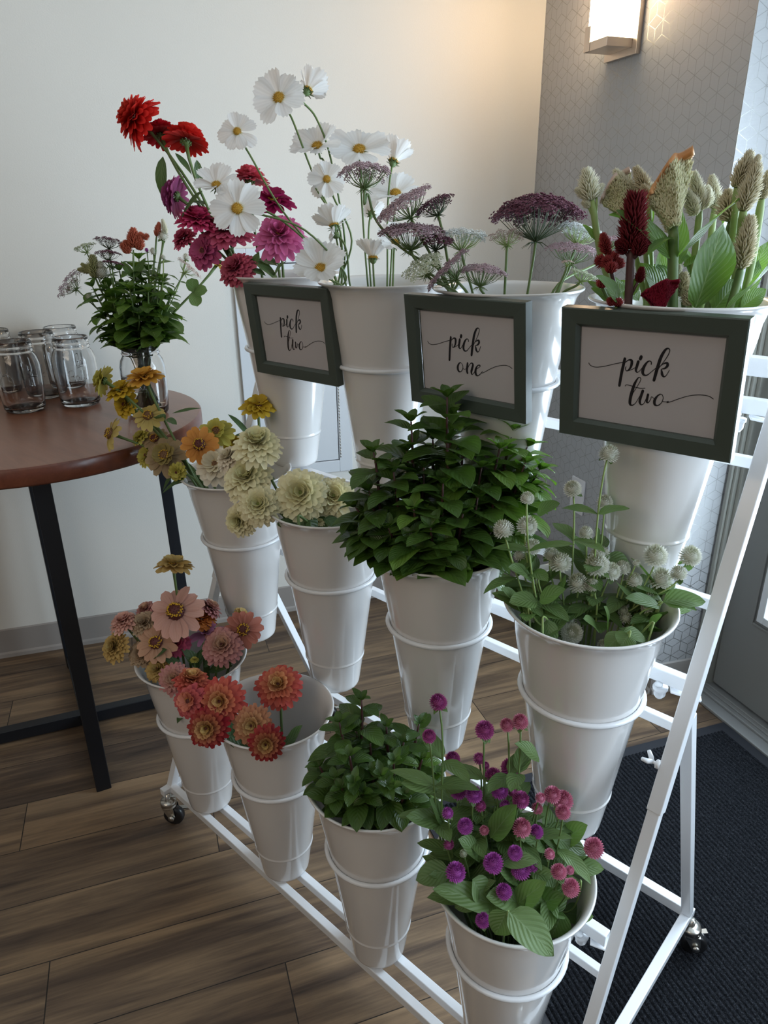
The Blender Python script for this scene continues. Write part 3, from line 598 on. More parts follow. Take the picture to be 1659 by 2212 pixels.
# ------------------------------------------------------------------ plant builders
RIM = 0.385
CONT = {k: dict(b=c, ax=a, zn=RIM, rn=0.086, zb=0.05, rb=0.030) for k, (c, a) in BC.items()}
CONT['vase'] = dict(b=VP_, ax=Z, zn=0.163, rn=0.025, zb=0.02, rb=0.022)
def lerp(a, b, t): return a + (b - a)*t
def leaf(mb, p, d, n, L, W, rng, fold=0.22, droop=0.35, shape='ovate', nl=7, wave=0.03, twist=0.0):
    d = V(d).normalized(); n = V(n); n = (n - d*n.dot(d)).normalized(); s = d.cross(n)
    a, b = {'ovate': (0.60, 0.85), 'lance': (0.75, 1.0), 'round': (0.5, 0.45), 'obov': (0.95, 0.55)}[shape]
    pk = a/(a+b); nm = pk**a*(1-pk)**b; r = rng.random(); vs = []; ps = []; ph = rng.random()*6
    for i in range(nl+1):
        t = i/nl; w = W/2*(max(t, 1e-4)**a*max(1-t, 1e-5)**b)/nm
        ang = droop*t; c = p + (d*(sin(droop*t)/droop if abs(droop) > 1e-3 else t) - n*((1-cos(droop*t))/droop if abs(droop) > 1e-3 else 0))*L
        nn = (n*cos(ang) + d*sin(ang)); tw = twist*t
        ss = s*cos(tw) + nn*sin(tw); n2 = nn*cos(tw) - s*sin(tw)
        for u in (-1, -0.5, 0, 0.5, 1):
            vs.append(c + ss*(w*u) + n2*(fold*w*abs(u)*1.2 - fold*w*0.35*u*u + wave*W*sin(t*9 + ph + u*2)*abs(u))); ps.append(((u+1)/2, t, r))
    mb.add(vs, [(i*5+j, i*5+j+1, i*5+j+6, i*5+j+5) for i in range(nl) for j in range(4)], ps)
def clear_of_wall(cont, p, d, L):
    """False where a leaf from p along d would pass through the side of its container"""
    c = CONT[cont]; rim = c['b'].z + c['zn'] + 0.008
    for f_ in (0.5, 0.8, 1.0):
        q = p + V(d).normalized()*L*f_ - Z*(0.25*L*f_*f_); h = V((q.x - c['b'].x - c['ax'].x*c['zn'], q.y - c['b'].y - c['ax'].y*c['zn'], 0)).length
        if q.z < rim and h > c['rn'] + 0.010 - max(0, rim - q.z)*0.17 and q.z > c['b'].z: return False
    return True
def petal(mb, p, d, n, L, W, z, prof, curl=0.0, cup=0.15, nu=3, notch=None, ripple=0.0, rng=random, base=0.0):
    d = d.normalized(); n = (n - d*n.dot(d)).normalized(); s = d.cross(n); vs = []; ps = []; k = len(prof)
    us = [-1 + 2*j/(nu-1) for j in range(nu)]
    for i, wv in enumerate(prof):
        t = i/(k-1); c = p + d*(L*t) - n*(curl*L*t*t)
        for j, u in enumerate(us):
            e = 0.0
            if i == k-1 and notch: e = notch[j % len(notch)]
            vs.append(c + s*(W/2*wv*u) + n*(cup*W/2*wv*u*u + ripple*W*cos(u*9.4)*min(1, t*1.6)) + d*(L*e)); ps.append(((u+1)/2, t, z))
    mb.add(vs, [(i*nu+j, i*nu+j+1, (i+1)*nu+j+1, (i+1)*nu+j) for i in range(k-1) for j in range(nu-1)], ps)
def dome(mb, c, n, r, h, seg=14, rings=5, z=0.5, lo=0.0):
    n = n.normalized(); a = n.orthogonal().normalized(); b = n.cross(a); vs = [c + n*h]; ps = [(0.5, 1.0, z)]
    for i in range(1, rings+1):
        t = i/rings*(pi/2 + lo)
        for j in range(seg):
            g = 2*pi*j/seg; vs.append(c + (a*cos(g) + b*sin(g))*(r*sin(t)) + n*(h*cos(t))); ps.append((j/seg, 1-i/rings, z))
    fs = [(0, 1+j, 1+(j+1) % seg) for j in range(seg)]
    fs += [(1+i*seg+j, 1+(i+1)*seg+j, 1+(i+1)*seg+(j+1) % seg, 1+i*seg+(j+1) % seg) for i in range(rings-1) for j in range(seg)]
    mb.add(vs, fs, ps)
def speck(mb, p, d, r, L, z=0.5):
    """tiny pointed floret"""
    d = d.normalized(); a = d.orthogonal().normalized(); b = d.cross(a)
    mb.add([p - d*r*0.3, p + a*r, p + b*r, p - a*r, p - b*r, p + d*L], [(0, 2, 1), (0, 3, 2), (0, 4, 3), (0, 1, 4), (1, 2, 5), (2, 3, 5), (3, 4, 5), (4, 1, 5)],
           [(0.5, 0, z)] + [(0.5, 0.5, z)]*4 + [(0.5, 1, z)])
ZPROF = (0.40, 0.66, 0.90, 1.0, 0.86, 0.42)
def zinnia_head(C, n, R, kind, rng, droop=0.12, nlay=None):
    """petals, centre disc, ring florets"""
    n = n.normalized(); a = n.orthogonal().normalized(); b = n.cross(a)
    mp, mc, mr = MB(), MB(), MB()
    lay = nlay or {'double': 7, 'semi': 3, 'single': 1, 'fan': 2}[kind]
    cnt = {'double': (21, 20, 18, 15, 12, 9, 6), 'semi': (15, 13, 10), 'single': (13,), 'fan': (10, 9)}[kind]
    r0 = {'double': 0.20, 'semi': 0.26, 'single': 0.27, 'fan': 0.22}[kind]*R
    for i in range(lay):
        t = i/max(1, lay-1) if lay > 1 else 0.0; m_ = cnt[min(i, len(cnt)-1)]
        L0 = R*(1.0 - (0.50 if kind == 'double' else 0.26)*t**0.9) - r0*0.6
        el = lerp(-droop, 1.12 if kind == 'double' else 0.55, t**1.15)
        off = rng.random()*6.28
        for j in range(m_):
            g = off + 2*pi*(j + rng.uniform(-0.18, 0.18))/m_; rad = a*cos(g) + b*sin(g)
            e = el + rng.uniform(-0.10, 0.10); d = rad*cos(e) + n*sin(e); nn = n*cos(e) - rad*sin(e)
            L = L0*rng.uniform(0.88, 1.06); p = C + rad*(r0*(0.85 - 0.55*t)) + n*(R*(0.02 + (0.24 if kind == 'double' else 0.10)*t))
            W = (2*pi*R*0.80/m_)*1.30*(1 - 0.40*t if kind == 'double' else 1) if kind != 'fan' else R*0.36
            W = min(W, R*0.46)
            tw = rng.uniform(-0.25, 0.25); nn2 = (nn + d.cross(nn)*tw).normalized()
            petal(mp, p, d, nn2, L, W, min(1, max(0, t**2.2 + rng.uniform(0, 0.08))), ZPROF, curl=rng.uniform(0.02, 0.2) if t < 0.6 else -0.05, cup=rng.uniform(0.15, 0.40) if t < 0.5 else 0.5)
    rc = R*{'double': 0.15, 'semi': 0.25, 'single': 0.33, 'fan': 0.2}[kind]; h = rc*(0.75 if kind != 'single' else 0.95)
    base = C + n*(R*(0.20 if kind == 'double' else 0.03)); dome(mc, base, n, rc, h)
    nsp = 60 if kind != 'double' else 26
    for j in range(nsp):    # dark scales over the dome
        f_ = (j + 0.5)/nsp; th = math.acos(1 - f_*0.95); g = j*2.39996; q = (a*cos(g) + b*sin(g))
        speck(mc, base + q*(rc*sin(th)*0.97) + n*(h*cos(th)), (q*sin(th) + n*cos(th)), rc*0.08, rc*0.20)
    nr = {'double': 14, 'semi': 22, 'single': 30, 'fan': 16}[kind]
    for j in range(nr):
        g = 2*pi*j/nr + rng.uniform(-0.1, 0.1); q = a*cos(g) + b*sin(g); f_ = rng.uniform(0.62, 0.95)
        p = base + q*(rc*f_) + n*(h*sqrt(max(0, 1-f_*f_))*1.0 + rc*0.06)
        for k in range(4):
            gg = g + k*pi/2; dd = (a*cos(gg) + b*sin(gg))*0.7 + n*0.9
            speck(mr, p, dd, rc*0.075, rc*0.26)
    return mp, mc, mr
def calyx(mb, C, n, r):
    lathe(mb, [(r*0.22, -r*0.75), (r*0.75, -r*0.55), (r*1.0, -r*0.1), (r*0.9, r*0.15), (0, r*0.1)], C, 10, n)
    a = n.normalized().orthogonal().normalized(); b = n.normalized().cross(a)
    for i in range(2):
        for j in range(9):
            g = 2*pi*(j+i*0.5)/9; q = a*cos(g) + b*sin(g); speck(mb, C + q*r*0.95 - n.normalized()*r*(0.15+0.3*i), q*0.35 + n.normalized(), r*0.22, r*0.5)
def stem_path(cont, head, n, rng, tail=0.5, lean=1.0, nseg=9, rim=None):
    c = CONT[cont]; b = c['b']; ax = c['ax']
    nk = b + ax*c['zn']; h = V((head.x - nk.x, head.y - nk.y, 0)); r = h.length; hd = h.normalized() if r > 1e-4 else X
    below = head.z < nk.z + 0.012
    rr = min(r*0.75*lean + 0.004, c['rn'])
    if below: rr = c['rn']*1.08; nk = nk + Z*0.016
    neck = nk + hd*rr + V((rng.uniform(-1, 1), rng.uniform(-1, 1), 0))*(0.006 if not below else 0.0)
    if rim is not None: neck = rim
    base = b + ax*c['zb'] - hd*min(c['rb'], r*0.25) + V((rng.uniform(-1, 1), rng.uniform(-1, 1), 0))*0.006
    t0 = (neck - base); L1 = t0.length; ch = head - neck; L = max(ch.length, 0.01)
    t1 = (n.normalized()*tail + ch.normalized()*(1 - tail)).normalized()
    p = hermite(base, neck, t0, (t0.normalized()*0.6 + ch.normalized()*0.4)*L1*0.8, 4)
    q = hermite(neck, head, (t0.normalized()*0.6 + ch.normalized()*0.4)*L, t1*L, nseg)
    return p + q[1:], neck
def on_path(path, f):
    L = [0]
    for i in range(1, len(path)): L.append(L[-1] + (path[i]-path[i-1]).length)
    t = f*L[-1]
    for i in range(1, len(path)):
        if L[i] >= t:
            k = (t - L[i-1])/max(1e-6, L[i]-L[i-1]); return path[i-1].lerp(path[i], k), (path[i]-path[i-1]).normalized()
    return path[-1], (path[-1]-path[-2]).normalized()
SEED = [1]
def rngn(): SEED[0] += 1; return random.Random(SEED[0]*7919)
FMAT = {}
def fm(name, outer, inner=None, fac=0.28, rough=0.55, stria=0.6):
    if name in FMAT: return FMAT[name]
    inner = inner or outer; t = NT(name + '_petal'); u, v, z = t.attr()
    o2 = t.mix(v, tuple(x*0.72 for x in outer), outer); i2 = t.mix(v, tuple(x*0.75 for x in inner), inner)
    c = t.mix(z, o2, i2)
    k = t.math('MULTIPLY', t.math('ADD', t.math('SINE', t.math('MULTIPLY', u, 30.0)), 1.0), 0.09*stria)
    c = t.mix(k, c, tuple(x*0.5 for x in outer)); t.pr(c, rough, spec=0.2); FMAT[name] = t.translucent(c, fac); return FMAT[name]
MAT['disc'] = plain('dark_flower_disc', (0.10, 0.022, 0.018), 0.7); MAT['disc_green'] = plain('green_flower_disc', (0.20, 0.24, 0.06), 0.7)
MAT['disc_br'] = plain('brown_flower_disc', (0.16, 0.075, 0.03), 0.7); MAT['pollen'] = plain('yellow_florets', (0.70, 0.42, 0.03), 0.6)
MAT['disc_yellow'] = plain('golden_flower_disc', (0.52, 0.30, 0.03), 0.65)
ZC = dict(red=((0.74, 0.030, 0.026), (0.74, 0.07, 0.04)), darkred=((0.48, 0.012, 0.022), None), coralpink=((0.74, 0.12, 0.17), None), mauve=((0.44, 0.10, 0.26), None),
 magenta=((0.33, 0.014, 0.090), None), orchid=((0.74, 0.19, 0.42), (0.70, 0.13, 0.32)), rose=((0.66, 0.13, 0.24), None), hotpink=((0.68, 0.075, 0.20), None), dustyrose=((0.54, 0.11, 0.17), None),
 yellow=((0.66, 0.45, 0.045), None), lime=((0.62, 0.56, 0.13), None), amber=((0.72, 0.38, 0.06), None), orange=((0.74, 0.32, 0.075), None), tan=((0.42, 0.30, 0.17), (0.36, 0.28, 0.10)), paleyellow=((0.62, 0.48, 0.16), None),
 cream=((0.93, 0.87, 0.60), (0.84, 0.80, 0.46)), creamwhite=((0.90, 0.82, 0.68), (0.82, 0.74, 0.54)),
 peach=((0.66, 0.38, 0.25), (0.70, 0.45, 0.25)), blush=((0.78, 0.45, 0.37), None), dustypink=((0.62, 0.28, 0.28), (0.74, 0.50, 0.34)), berry=((0.54, 0.10, 0.24), None), lilac=((0.48, 0.22, 0.40), None), salmon=((0.54, 0.20, 0.15), None),
 straw=((0.60, 0.40, 0.14), (0.62, 0.46, 0.18)), beige=((0.52, 0.38, 0.25), None), brownpeach=((0.52, 0.22, 0.125), (0.76, 0.54, 0.24)), spice=((0.72, 0.27, 0.07), None),
 coral=((0.58, 0.085, 0.075), (0.80, 0.52, 0.22)), crimson=((0.34, 0.014, 0.030), (0.74, 0.52, 0.20)), pinkcoral=((0.60, 0.11, 0.13), (0.66, 0.22, 0.14)))
def zinnia(cont, u, v, rpx, f, col, kind, label, off=0.0, leaves=1, disc='disc', group=None, droop=0.12, mats='stem', name='zinnia', rim=None, nlay=None, cat='flower'):
    rng = rngn(); c = CONT[cont]['b']; H = at(u, v, c, off); R = pxm(rpx, H)*1.09; n = face(*f)
    root_path, neck = stem_path(cont, H - n*(R*0.10), n, rng, rim=rim)
    r = empty(name, root_path[0], label, cat, group)
    ms = MB(); tube(ms, root_path, [0.0026]*(len(root_path)-2) + [0.0030, 0.0040], 7); calyx(ms, H - n*(R*0.06), n, R*0.22); ms.build('stem', MAT[mats], r)
    mp, mc, mr = zinnia_head(H, n, R, kind, rng, droop, nlay)
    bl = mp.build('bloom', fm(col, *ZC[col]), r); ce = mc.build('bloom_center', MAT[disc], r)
    if kind != 'double' or disc == 'disc': mr.build('pollen_ring', MAT['pollen'], ce)
    for k in range(leaves):
        f_ = rng.uniform(0.62, 0.86); p, d = on_path(root_path, f_); g = rng.uniform(0, 6.28); s = d.orthogonal().normalized(); s = (s*cos(g) + d.cross(s)*sin(g))
        ml = MB(); leaf(ml, p, s + d*0.8, d, rng.uniform(0.045, 0.065), 0.022, rng, shape='lance', droop=0.7); ml.build('leaf', MAT['zleaf'], r)
    return r
fm_cos = NT('white_cosmos_petal'); _u, _v, _z = fm_cos.attr()
_c = fm_cos.mix(fm_cos.math('MULTIPLY', fm_cos.math('ADD', fm_cos.math('SINE', fm_cos.math('MULTIPLY', _u, 34.0)), 1.0), 0.10), (0.86, 0.85, 0.83), (0.62, 0.60, 0.58))
_c = fm_cos.mix(fm_cos.math('SUBTRACT', 1.0, fm_cos.math('MINIMUM', 1.0, fm_cos.math('MULTIPLY', _v, 4.0))), _c, (0.70, 0.72, 0.42))
fm_cos.pr(_c, 0.5, spec=0.2); MAT['cosmos'] = fm_cos.translucent(_c, 0.38)
CPROF = (0.14, 0.38, 0.68, 0.90, 1.0, 0.90)
def cosmos(u, v, rpx, f, cupdeg, label, off=0.0, cont=(0, 1), via=None, small=False, group='white cosmos in the top bucket', np_=8):
    rng = rngn(); c = CONT[cont]['b']; H = at(u, v, c, off); R = pxm(rpx, H); n = face(*f); a = n.orthogonal().normalized(); b = n.cross(a)
    path, neck = stem_path(cont, H - n*0.006, n, rng, tail=0.6)
    if via:
        vp = [at(x, y, c, o_) for x, y, o_ in via]; path = path[:5] + spline([path[4]] + vp + [H - n*0.02, H - n*0.004], 6)[1:]
    r = empty('cosmos_flower', path[0], label, 'flower', group)
    ms = MB(); tube(ms, path, 0.00165, 6); ms.build('stem', MAT['stem'], r)
    ms = MB(); lathe(ms, [(0.0015, -0.008), (0.005, -0.005), (0.0062, 0.0), (0.004, 0.003), (0, 0.002)], H, 10, n)
    for j in range(8):
        g = 2*pi*j/8 + 0.3; q = a*cos(g) + b*sin(g); leaf(ms, H - n*0.003 + q*0.004, q*cos(radians(cupdeg) - 0.5) + n*sin(radians(cupdeg) - 0.5), n, R*0.26, R*0.08, rng, shape='lance', nl=4, droop=0.2)
    ms.build('calyx', MAT['calyx'], r)
    mp = MB(); o_ = rng.random()*6
    for j in range(np_):
        g = o_ + 2*pi*(j + rng.uniform(-0.08, 0.08))/np_; rad = a*cos(g) + b*sin(g); e = radians(cupdeg) + rng.uniform(-0.16, 0.16)
        d = rad*cos(e) + n*sin(e); nn = n*cos(e) - rad*sin(e); nn = (nn + d.cross(nn)*rng.uniform(-0.35, 0.35)).normalized()
        petal(mp, H + rad*R*0.05 + n*(0.001*(j % 2)), d, nn, R*rng.uniform(0.88, 1.06), R*rng.uniform(0.62, 0.72), rng.random(), CPROF, curl=rng.uniform(-0.12, 0.14) + 0.10, cup=rng.uniform(0.12, 0.34), nu=9,
              notch=(-0.16, -0.03, -0.09, 0.02, -0.05, 0.03, -0.09, -0.03, -0.16), ripple=0.024)
    mp.build('bloom', MAT['cosmos'], r)
    mc = MB(); rc = R*0.19; dome(mc, H + n*R*0.03, n, rc, rc*0.65)
    for j in range(70):
        f_ = (j + 0.5)/70; th = math.acos(1 - f_*0.96); g = j*2.39996; q = a*cos(g) + b*sin(g); speck(mc, H + n*R*0.03 + q*rc*sin(th) + n*rc*0.65*cos(th), q*sin(th) + n*(cos(th) + 0.3), rc*0.10, rc*0.34)
    mc.build('bloom_center', MAT['disc_yellow'], r)
    return r
def umbel_mat(nm, c): 
    if nm not in FMAT: FMAT[nm] = plain(nm + '_florets', c, 0.7)
    return FMAT[nm]
UC = dict(mauve=(0.42, 0.30, 0.33), dusky=(0.30, 0.20, 0.225), burgundy=(0.12, 0.032, 0.058), white=(0.80, 0.84, 0.84), sage=(0.46, 0.50, 0.36), blush=(0.56, 0.45, 0.40))
def umbel(u, v, rpx, f, arch, col, label, off=0.0, cont=(0, 2), via=None, group="Queen Anne's lace in the top bucket", nray=34, flo=16, stemcol='stem', name='lace_flower'):
    """arch > 0: rays rise to a dome; f: direction the umbel faces"""
    rng = rngn(); c = CONT[cont]['b']; H = at(u, v, c, off); R = pxm(rpx, H); n = face(*f); a = n.orthogonal().normalized(); b = n.cross(a)
    J = H - n*(R*0.62)
    path, neck = stem_path(cont, J, n, rng, tail=0.5)
    if via:
        vp = [at(x, y, c, o_) for x, y, o_ in via]; path = path[:5] + spline([path[4]] + vp + [J - n*0.02, J], 6)[1:]
    r = empty(name, path[0], label, 'flower', group)
    ms = MB(); tube(ms, path, 0.0020 if cont != 'vase' else 0.0014, 6)
    ms.build('stem', MAT[stemcol], r); mr = MB(); mf = MB()
    for j in range(10):
        g = 2*pi*j/10; q = a*cos(g) + b*sin(g); tube(mr, [J, J + q*R*0.16 - n*R*0.02, J + q*R*0.34 - n*R*0.14], [0.0008, 0.0006, 0.0002], 4, False)
    for j in range(nray):
        f_ = sqrt((j + 0.6)/nray); g = j*2.39996 + rng.uniform(-0.2, 0.2); q = a*cos(g) + b*sin(g)
        E_ = H + q*R*f_*rng.uniform(0.92, 1.05) + n*(R*arch*(1 - f_*f_) - R*0.10 + R*rng.uniform(-0.04, 0.04))
        mid = J.lerp(E_, 0.55) + q*R*0.10*f_ - n*R*0.05
        tube(mr, [J, mid, E_], [0.0006, 0.00045, 0.0003], 4, False)
        nl = (n + q*f_*0.8*(0.4 + arch)).normalized(); s1 = nl.orthogonal().normalized(); s2 = nl.cross(s1); rr = R*0.175; flo_ = int(flo*2.0)
        for k in range(flo_):
            fk = sqrt((k + 0.5)/flo_); gk = k*2.39996 + g; qq = s1*cos(gk) + s2*sin(gk); P_ = E_ + qq*rr*fk + nl*(rr*0.45*(1 - fk*fk) + rr*rng.uniform(-0.34, 0.34))
            x_ = max(R*0.036, 0.0012)*rng.uniform(0.8, 1.25); w1 = (s1*cos(gk) + s2*sin(gk) + nl*rng.uniform(-0.3, 0.3)).normalized(); w2 = nl.cross(w1)
            mf.add([P_ - nl*x_*0.5, P_ + w1*x_, P_ + w2*x_, P_ - w1*x_, P_ - w2*x_, P_ + nl*x_*0.5], [(0, 2, 1), (0, 3, 2), (0, 4, 3), (0, 1, 4), (1, 2, 5), (2, 3, 5), (3, 4, 5), (4, 1, 5)], None, False)
    mr.build('umbel_rays', MAT['stem_dk' if col in ('burgundy',) else 'stem' if col in ('dusky', 'mauve') else 'stem_lt'], r)
    mf.build('umbel', umbel_mat(col + '_umbel', UC[col]), r)
    return r
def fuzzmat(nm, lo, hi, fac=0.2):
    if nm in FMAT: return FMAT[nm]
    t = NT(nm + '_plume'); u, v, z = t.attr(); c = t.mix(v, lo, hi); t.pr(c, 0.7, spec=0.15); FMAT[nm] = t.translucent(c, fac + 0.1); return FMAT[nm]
CC = dict(creamp=((0.58, 0.60, 0.36), (0.95, 0.92, 0.77)), tanp=((0.42, 0.42, 0.22), (0.82, 0.74, 0.56)), winep=((0.05, 0.005, 0.008), (0.19, 0.020, 0.026)), redp=((0.16, 0.014, 0.018), (0.42, 0.065, 0.065)),
          crimp=((0.10, 0.006, 0.015), (0.30, 0.015, 0.040)), goldcrest=((0.50, 0.52, 0.27), (0.86, 0.82, 0.58)), salmonp=((0.42, 0.09, 0.05), (0.68, 0.20, 0.12)), greenp=((0.25, 0.28, 0.10), (0.50, 0.50, 0.26)), blushp=((0.42, 0.30, 0.22), (0.66, 0.52, 0.42)))
def plume(mb, p, d, L, r, rng, dens=1.0, taper=0.75):
    d = d.normalized(); a = d.orthogonal().normalized(); b = d.cross(a)
    def rad(t): return r*(0.6 + 0.4*min(1, t*6))*(1 - taper*max(0, t - 0.45)/0.55)*(1.0 if t < 0.95 else 0.7)
    vs = []; k = 8; m_ = 9
    for i in range(k+1):
        for j in range(m_):
            g = 2*pi*j/m_; t = i/k; vs.append(p + d*(L*t) + (a*cos(g) + b*sin(g))*rad(t)*0.62)
    mb.add(vs, [(i*m_+j, i*m_+(j+1) % m_, (i+1)*m_+(j+1) % m_, (i+1)*m_+j) for i in range(k) for j in range(m_)] + [tuple(k*m_+j for j in range(m_))], [(0.5, 0.1, 0.5)]*len(vs))
    N = int(dens*max(110, 40*L/r*2))
    for i in range(N):
        t = (i + 0.5)/N; g = i*2.39996; q = a*cos(g) + b*sin(g); rr = rad(t); up = 0.55 + 0.9*t
        speck(mb, p + d*(L*t) + q*rr*0.55, q + d*up + a*rng.uniform(-0.3, 0.3) + b*rng.uniform(-0.3, 0.3), r*0.12, rr*rng.uniform(0.60, 1.0) + r*0.22)
def celosia(parts, stempath, label, col, leaves=(), stem_r=0.0042, stemcol='stem', group=None, name='celosia', extra=None):
    rng = rngn(); r = empty(name, stempath[0], label, 'flower', group)
    ms = MB(); tube(ms, stempath, [stem_r*1.1]*(len(stempath)-1) + [stem_r*0.8], 8)
    top = stempath[-1]
    for (p, d, L, rr, root) in parts:
        if root is not None: tube(ms, [root, (root + p)/2 + d*0.003, p + d*0.004], stem_r*0.4, 5)
    ms.build('stem', MAT[stemcol], r)
    for k, (p, d, L, rr, root) in enumerate(parts):
        mb = MB(); plume(mb, p, d, L, rr*1.08, rng, taper=0.30 if col == 'winep' and L > 0.05 else 0.65); mb.build('plume', fuzzmat(col, *CC[col]), r)
    for (p, d, n, L, W, dr) in leaves:
        ml = MB(); leaf(ml, p, d, n, L, W, rng, shape='lance', droop=dr, nl=9, wave=0.05); ml.build('leaf', MAT['cleaf'], r)
    return r
def crest(r, C, upd, side, w, h, th, rng, col, edge=None):
    """a fan shaped cockscomb: stands along upd, spreads along side"""
    nrm = side.cross(upd).normalized(); mb = MB(); me = MB(); nu, nv = 18, 9
    def P_(s, t):      # s -1..1 across, t 0..1 up
        ww = w*(0.26 + 0.74*min(1, t*1.45)**1.3); top = h*(1 + 0.20*s - 0.04*s*s); return C + side*(ww*s*0.5) + upd*(top*t*(1 - 0.10*s*s)) + nrm*(th*0.35*sin(s*5 + t*2)*t)
    for sg in (-1, 1):
        vs = [P_(-1 + 2*i/nu, j/nv) + nrm*sg*th*0.5*(1 - (abs(-1+2*i/nu))**4*0.8)*(1 - 0.5*(j/nv)**6) for j in range(nv+1) for i in range(nu+1)]
        mb.add(vs, [(j*(nu+1)+i, j*(nu+1)+i+1, (j+1)*(nu+1)+i+1, (j+1)*(nu+1)+i) for j in range(nv) for i in range(nu)], [(0.5, 0.25 + 0.3*(k // (nu+1))/nv, 0.5) for k in range(len(vs))])
    for i in range(2000):
        s = rng.uniform(-1, 1); t = rng.random()**0.8*0.93; sg = rng.choice((-1, 1)); p = P_(s, t) + nrm*sg*th*0.5*(1 - abs(s)**4*0.8)
        speck(mb, p, nrm*sg*0.8 + upd*rng.uniform(0.4, 1.0) + side*rng.uniform(-0.3, 0.3) + side*s*0.5, th*0.038, th*rng.uniform(0.14, 0.26))
    for i in range(nu*3):
        s = -1 + 2*i/(nu*3); a_ = P_(s, 0.92); b_ = P_(s, 1.03)
        for q in (-0.9, -0.45, 0, 0.45, 0.9): speck(me, a_ + nrm*th*0.42*q, (b_ - a_) + nrm*q*0.004, th*0.12, (b_-a_).length*1.25)
    mb.build('crest', fuzzmat(col, *CC[col]), r)
    me.build('crest_edge', MAT[edge] if edge else fuzzmat(col, *CC[col]), r)
MAT['edge_gold'] = plain('peach_gold_crest_edge', (0.62, 0.30, 0.12), 0.6); MAT['edge_pink'] = plain('pale_pink_crest_edge', (0.66, 0.50, 0.42), 0.6)
GC = dict(white=((0.44, 0.45, 0.32), (0.93, 0.92, 0.87)), purple=((0.22, 0.03, 0.20), (0.60, 0.15, 0.56)), mag=((0.20, 0.03, 0.13), (0.58, 0.14, 0.38)), pink=((0.34, 0.07, 0.13), (0.80, 0.33, 0.46)), bud=((0.30, 0.34, 0.22), (0.55, 0.58, 0.45)))  # bract base, tip: darker bases are shading painted in to bring out the texture
def globe_head(mb, C, n, r, rng, N=None):
    a = n.orthogonal().normalized(); b = n.cross(a); N = N or 110
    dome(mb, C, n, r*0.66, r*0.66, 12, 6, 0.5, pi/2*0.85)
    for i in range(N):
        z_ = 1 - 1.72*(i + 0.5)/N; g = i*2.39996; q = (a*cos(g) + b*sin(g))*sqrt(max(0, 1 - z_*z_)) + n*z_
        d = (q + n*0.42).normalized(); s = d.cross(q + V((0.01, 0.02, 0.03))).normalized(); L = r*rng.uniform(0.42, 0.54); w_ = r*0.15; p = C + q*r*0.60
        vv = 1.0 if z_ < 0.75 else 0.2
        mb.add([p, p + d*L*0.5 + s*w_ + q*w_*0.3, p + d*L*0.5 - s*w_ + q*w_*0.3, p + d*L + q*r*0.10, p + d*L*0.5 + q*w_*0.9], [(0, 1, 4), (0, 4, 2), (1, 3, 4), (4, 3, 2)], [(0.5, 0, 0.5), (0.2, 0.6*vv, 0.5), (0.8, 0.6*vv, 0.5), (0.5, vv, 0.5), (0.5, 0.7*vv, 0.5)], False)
def amaranth(cont, u, v, rpx, col, label, group, off=None, f=None, pairs=2, leafL=0.052, rim=None):
    rng = rngn(); c = CONT[cont]['b']; off = rng.uniform(-0.03, 0.05) if off is None else off
    H = at(u, v, c, off); R = pxm(rpx, H); n = face(*(f or (rng.uniform(-0.35, 0.35), 0.9, rng.uniform(0.15, 0.7))))
    path, neck = stem_path(cont, H - n*R*0.5, n, rng, tail=0.5)
    r = empty('globe_amaranth', path[0], label, 'flower', group)
    ms = MB(); tube(ms, path, 0.0013, 6); ms.build('stem', MAT['stem_lt' if col == 'white' else 'stem'], r)
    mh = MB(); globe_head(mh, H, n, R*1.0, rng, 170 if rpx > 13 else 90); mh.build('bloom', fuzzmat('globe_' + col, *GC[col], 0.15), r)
    ml = MB()
    for s in (-1, 1):      # the two bracts under the head
        q = n.orthogonal().normalized(); g = rng.random()*6; q = q*cos(g) + n.cross(q)*sin(g); leaf(ml, H - n*R*0.62, q*s - n*0.15, n, R*1.15, R*0.85, rng, shape='ovate', nl=4, droop=0.6)
    topz = CONT[cont]['b'].z + CONT[cont]['zn'] - 0.015
    L = 1.0; f_ = 0.86
    for k in range(pairs):
        p, d = on_path(path, f_); f_ -= rng.uniform(0.10, 0.17)
        if p.z < topz - 0.03: continue
        g = rng.uniform(0, 3.14); s = d.orthogonal().normalized(); s = s*cos(g) + d.cross(s)*sin(g)
        for sg in (-1, 1):
            up_ = rng.uniform(0.15, 0.7); LL = leafL*rng.uniform(0.7, 1.15)
            while up_ < 3.5 and not clear_of_wall(cont, p, s*sg + d*up_, LL): up_ += 0.6; LL *= 0.93
            if up_ < 3.5: leaf(ml, p, s*sg + d*up_, d, LL, leafL*0.42, rng, droop=rng.uniform(0.2, 0.9), shape='ovate')
    ml.build('foliage', MAT['gleaf'], r)
    return r
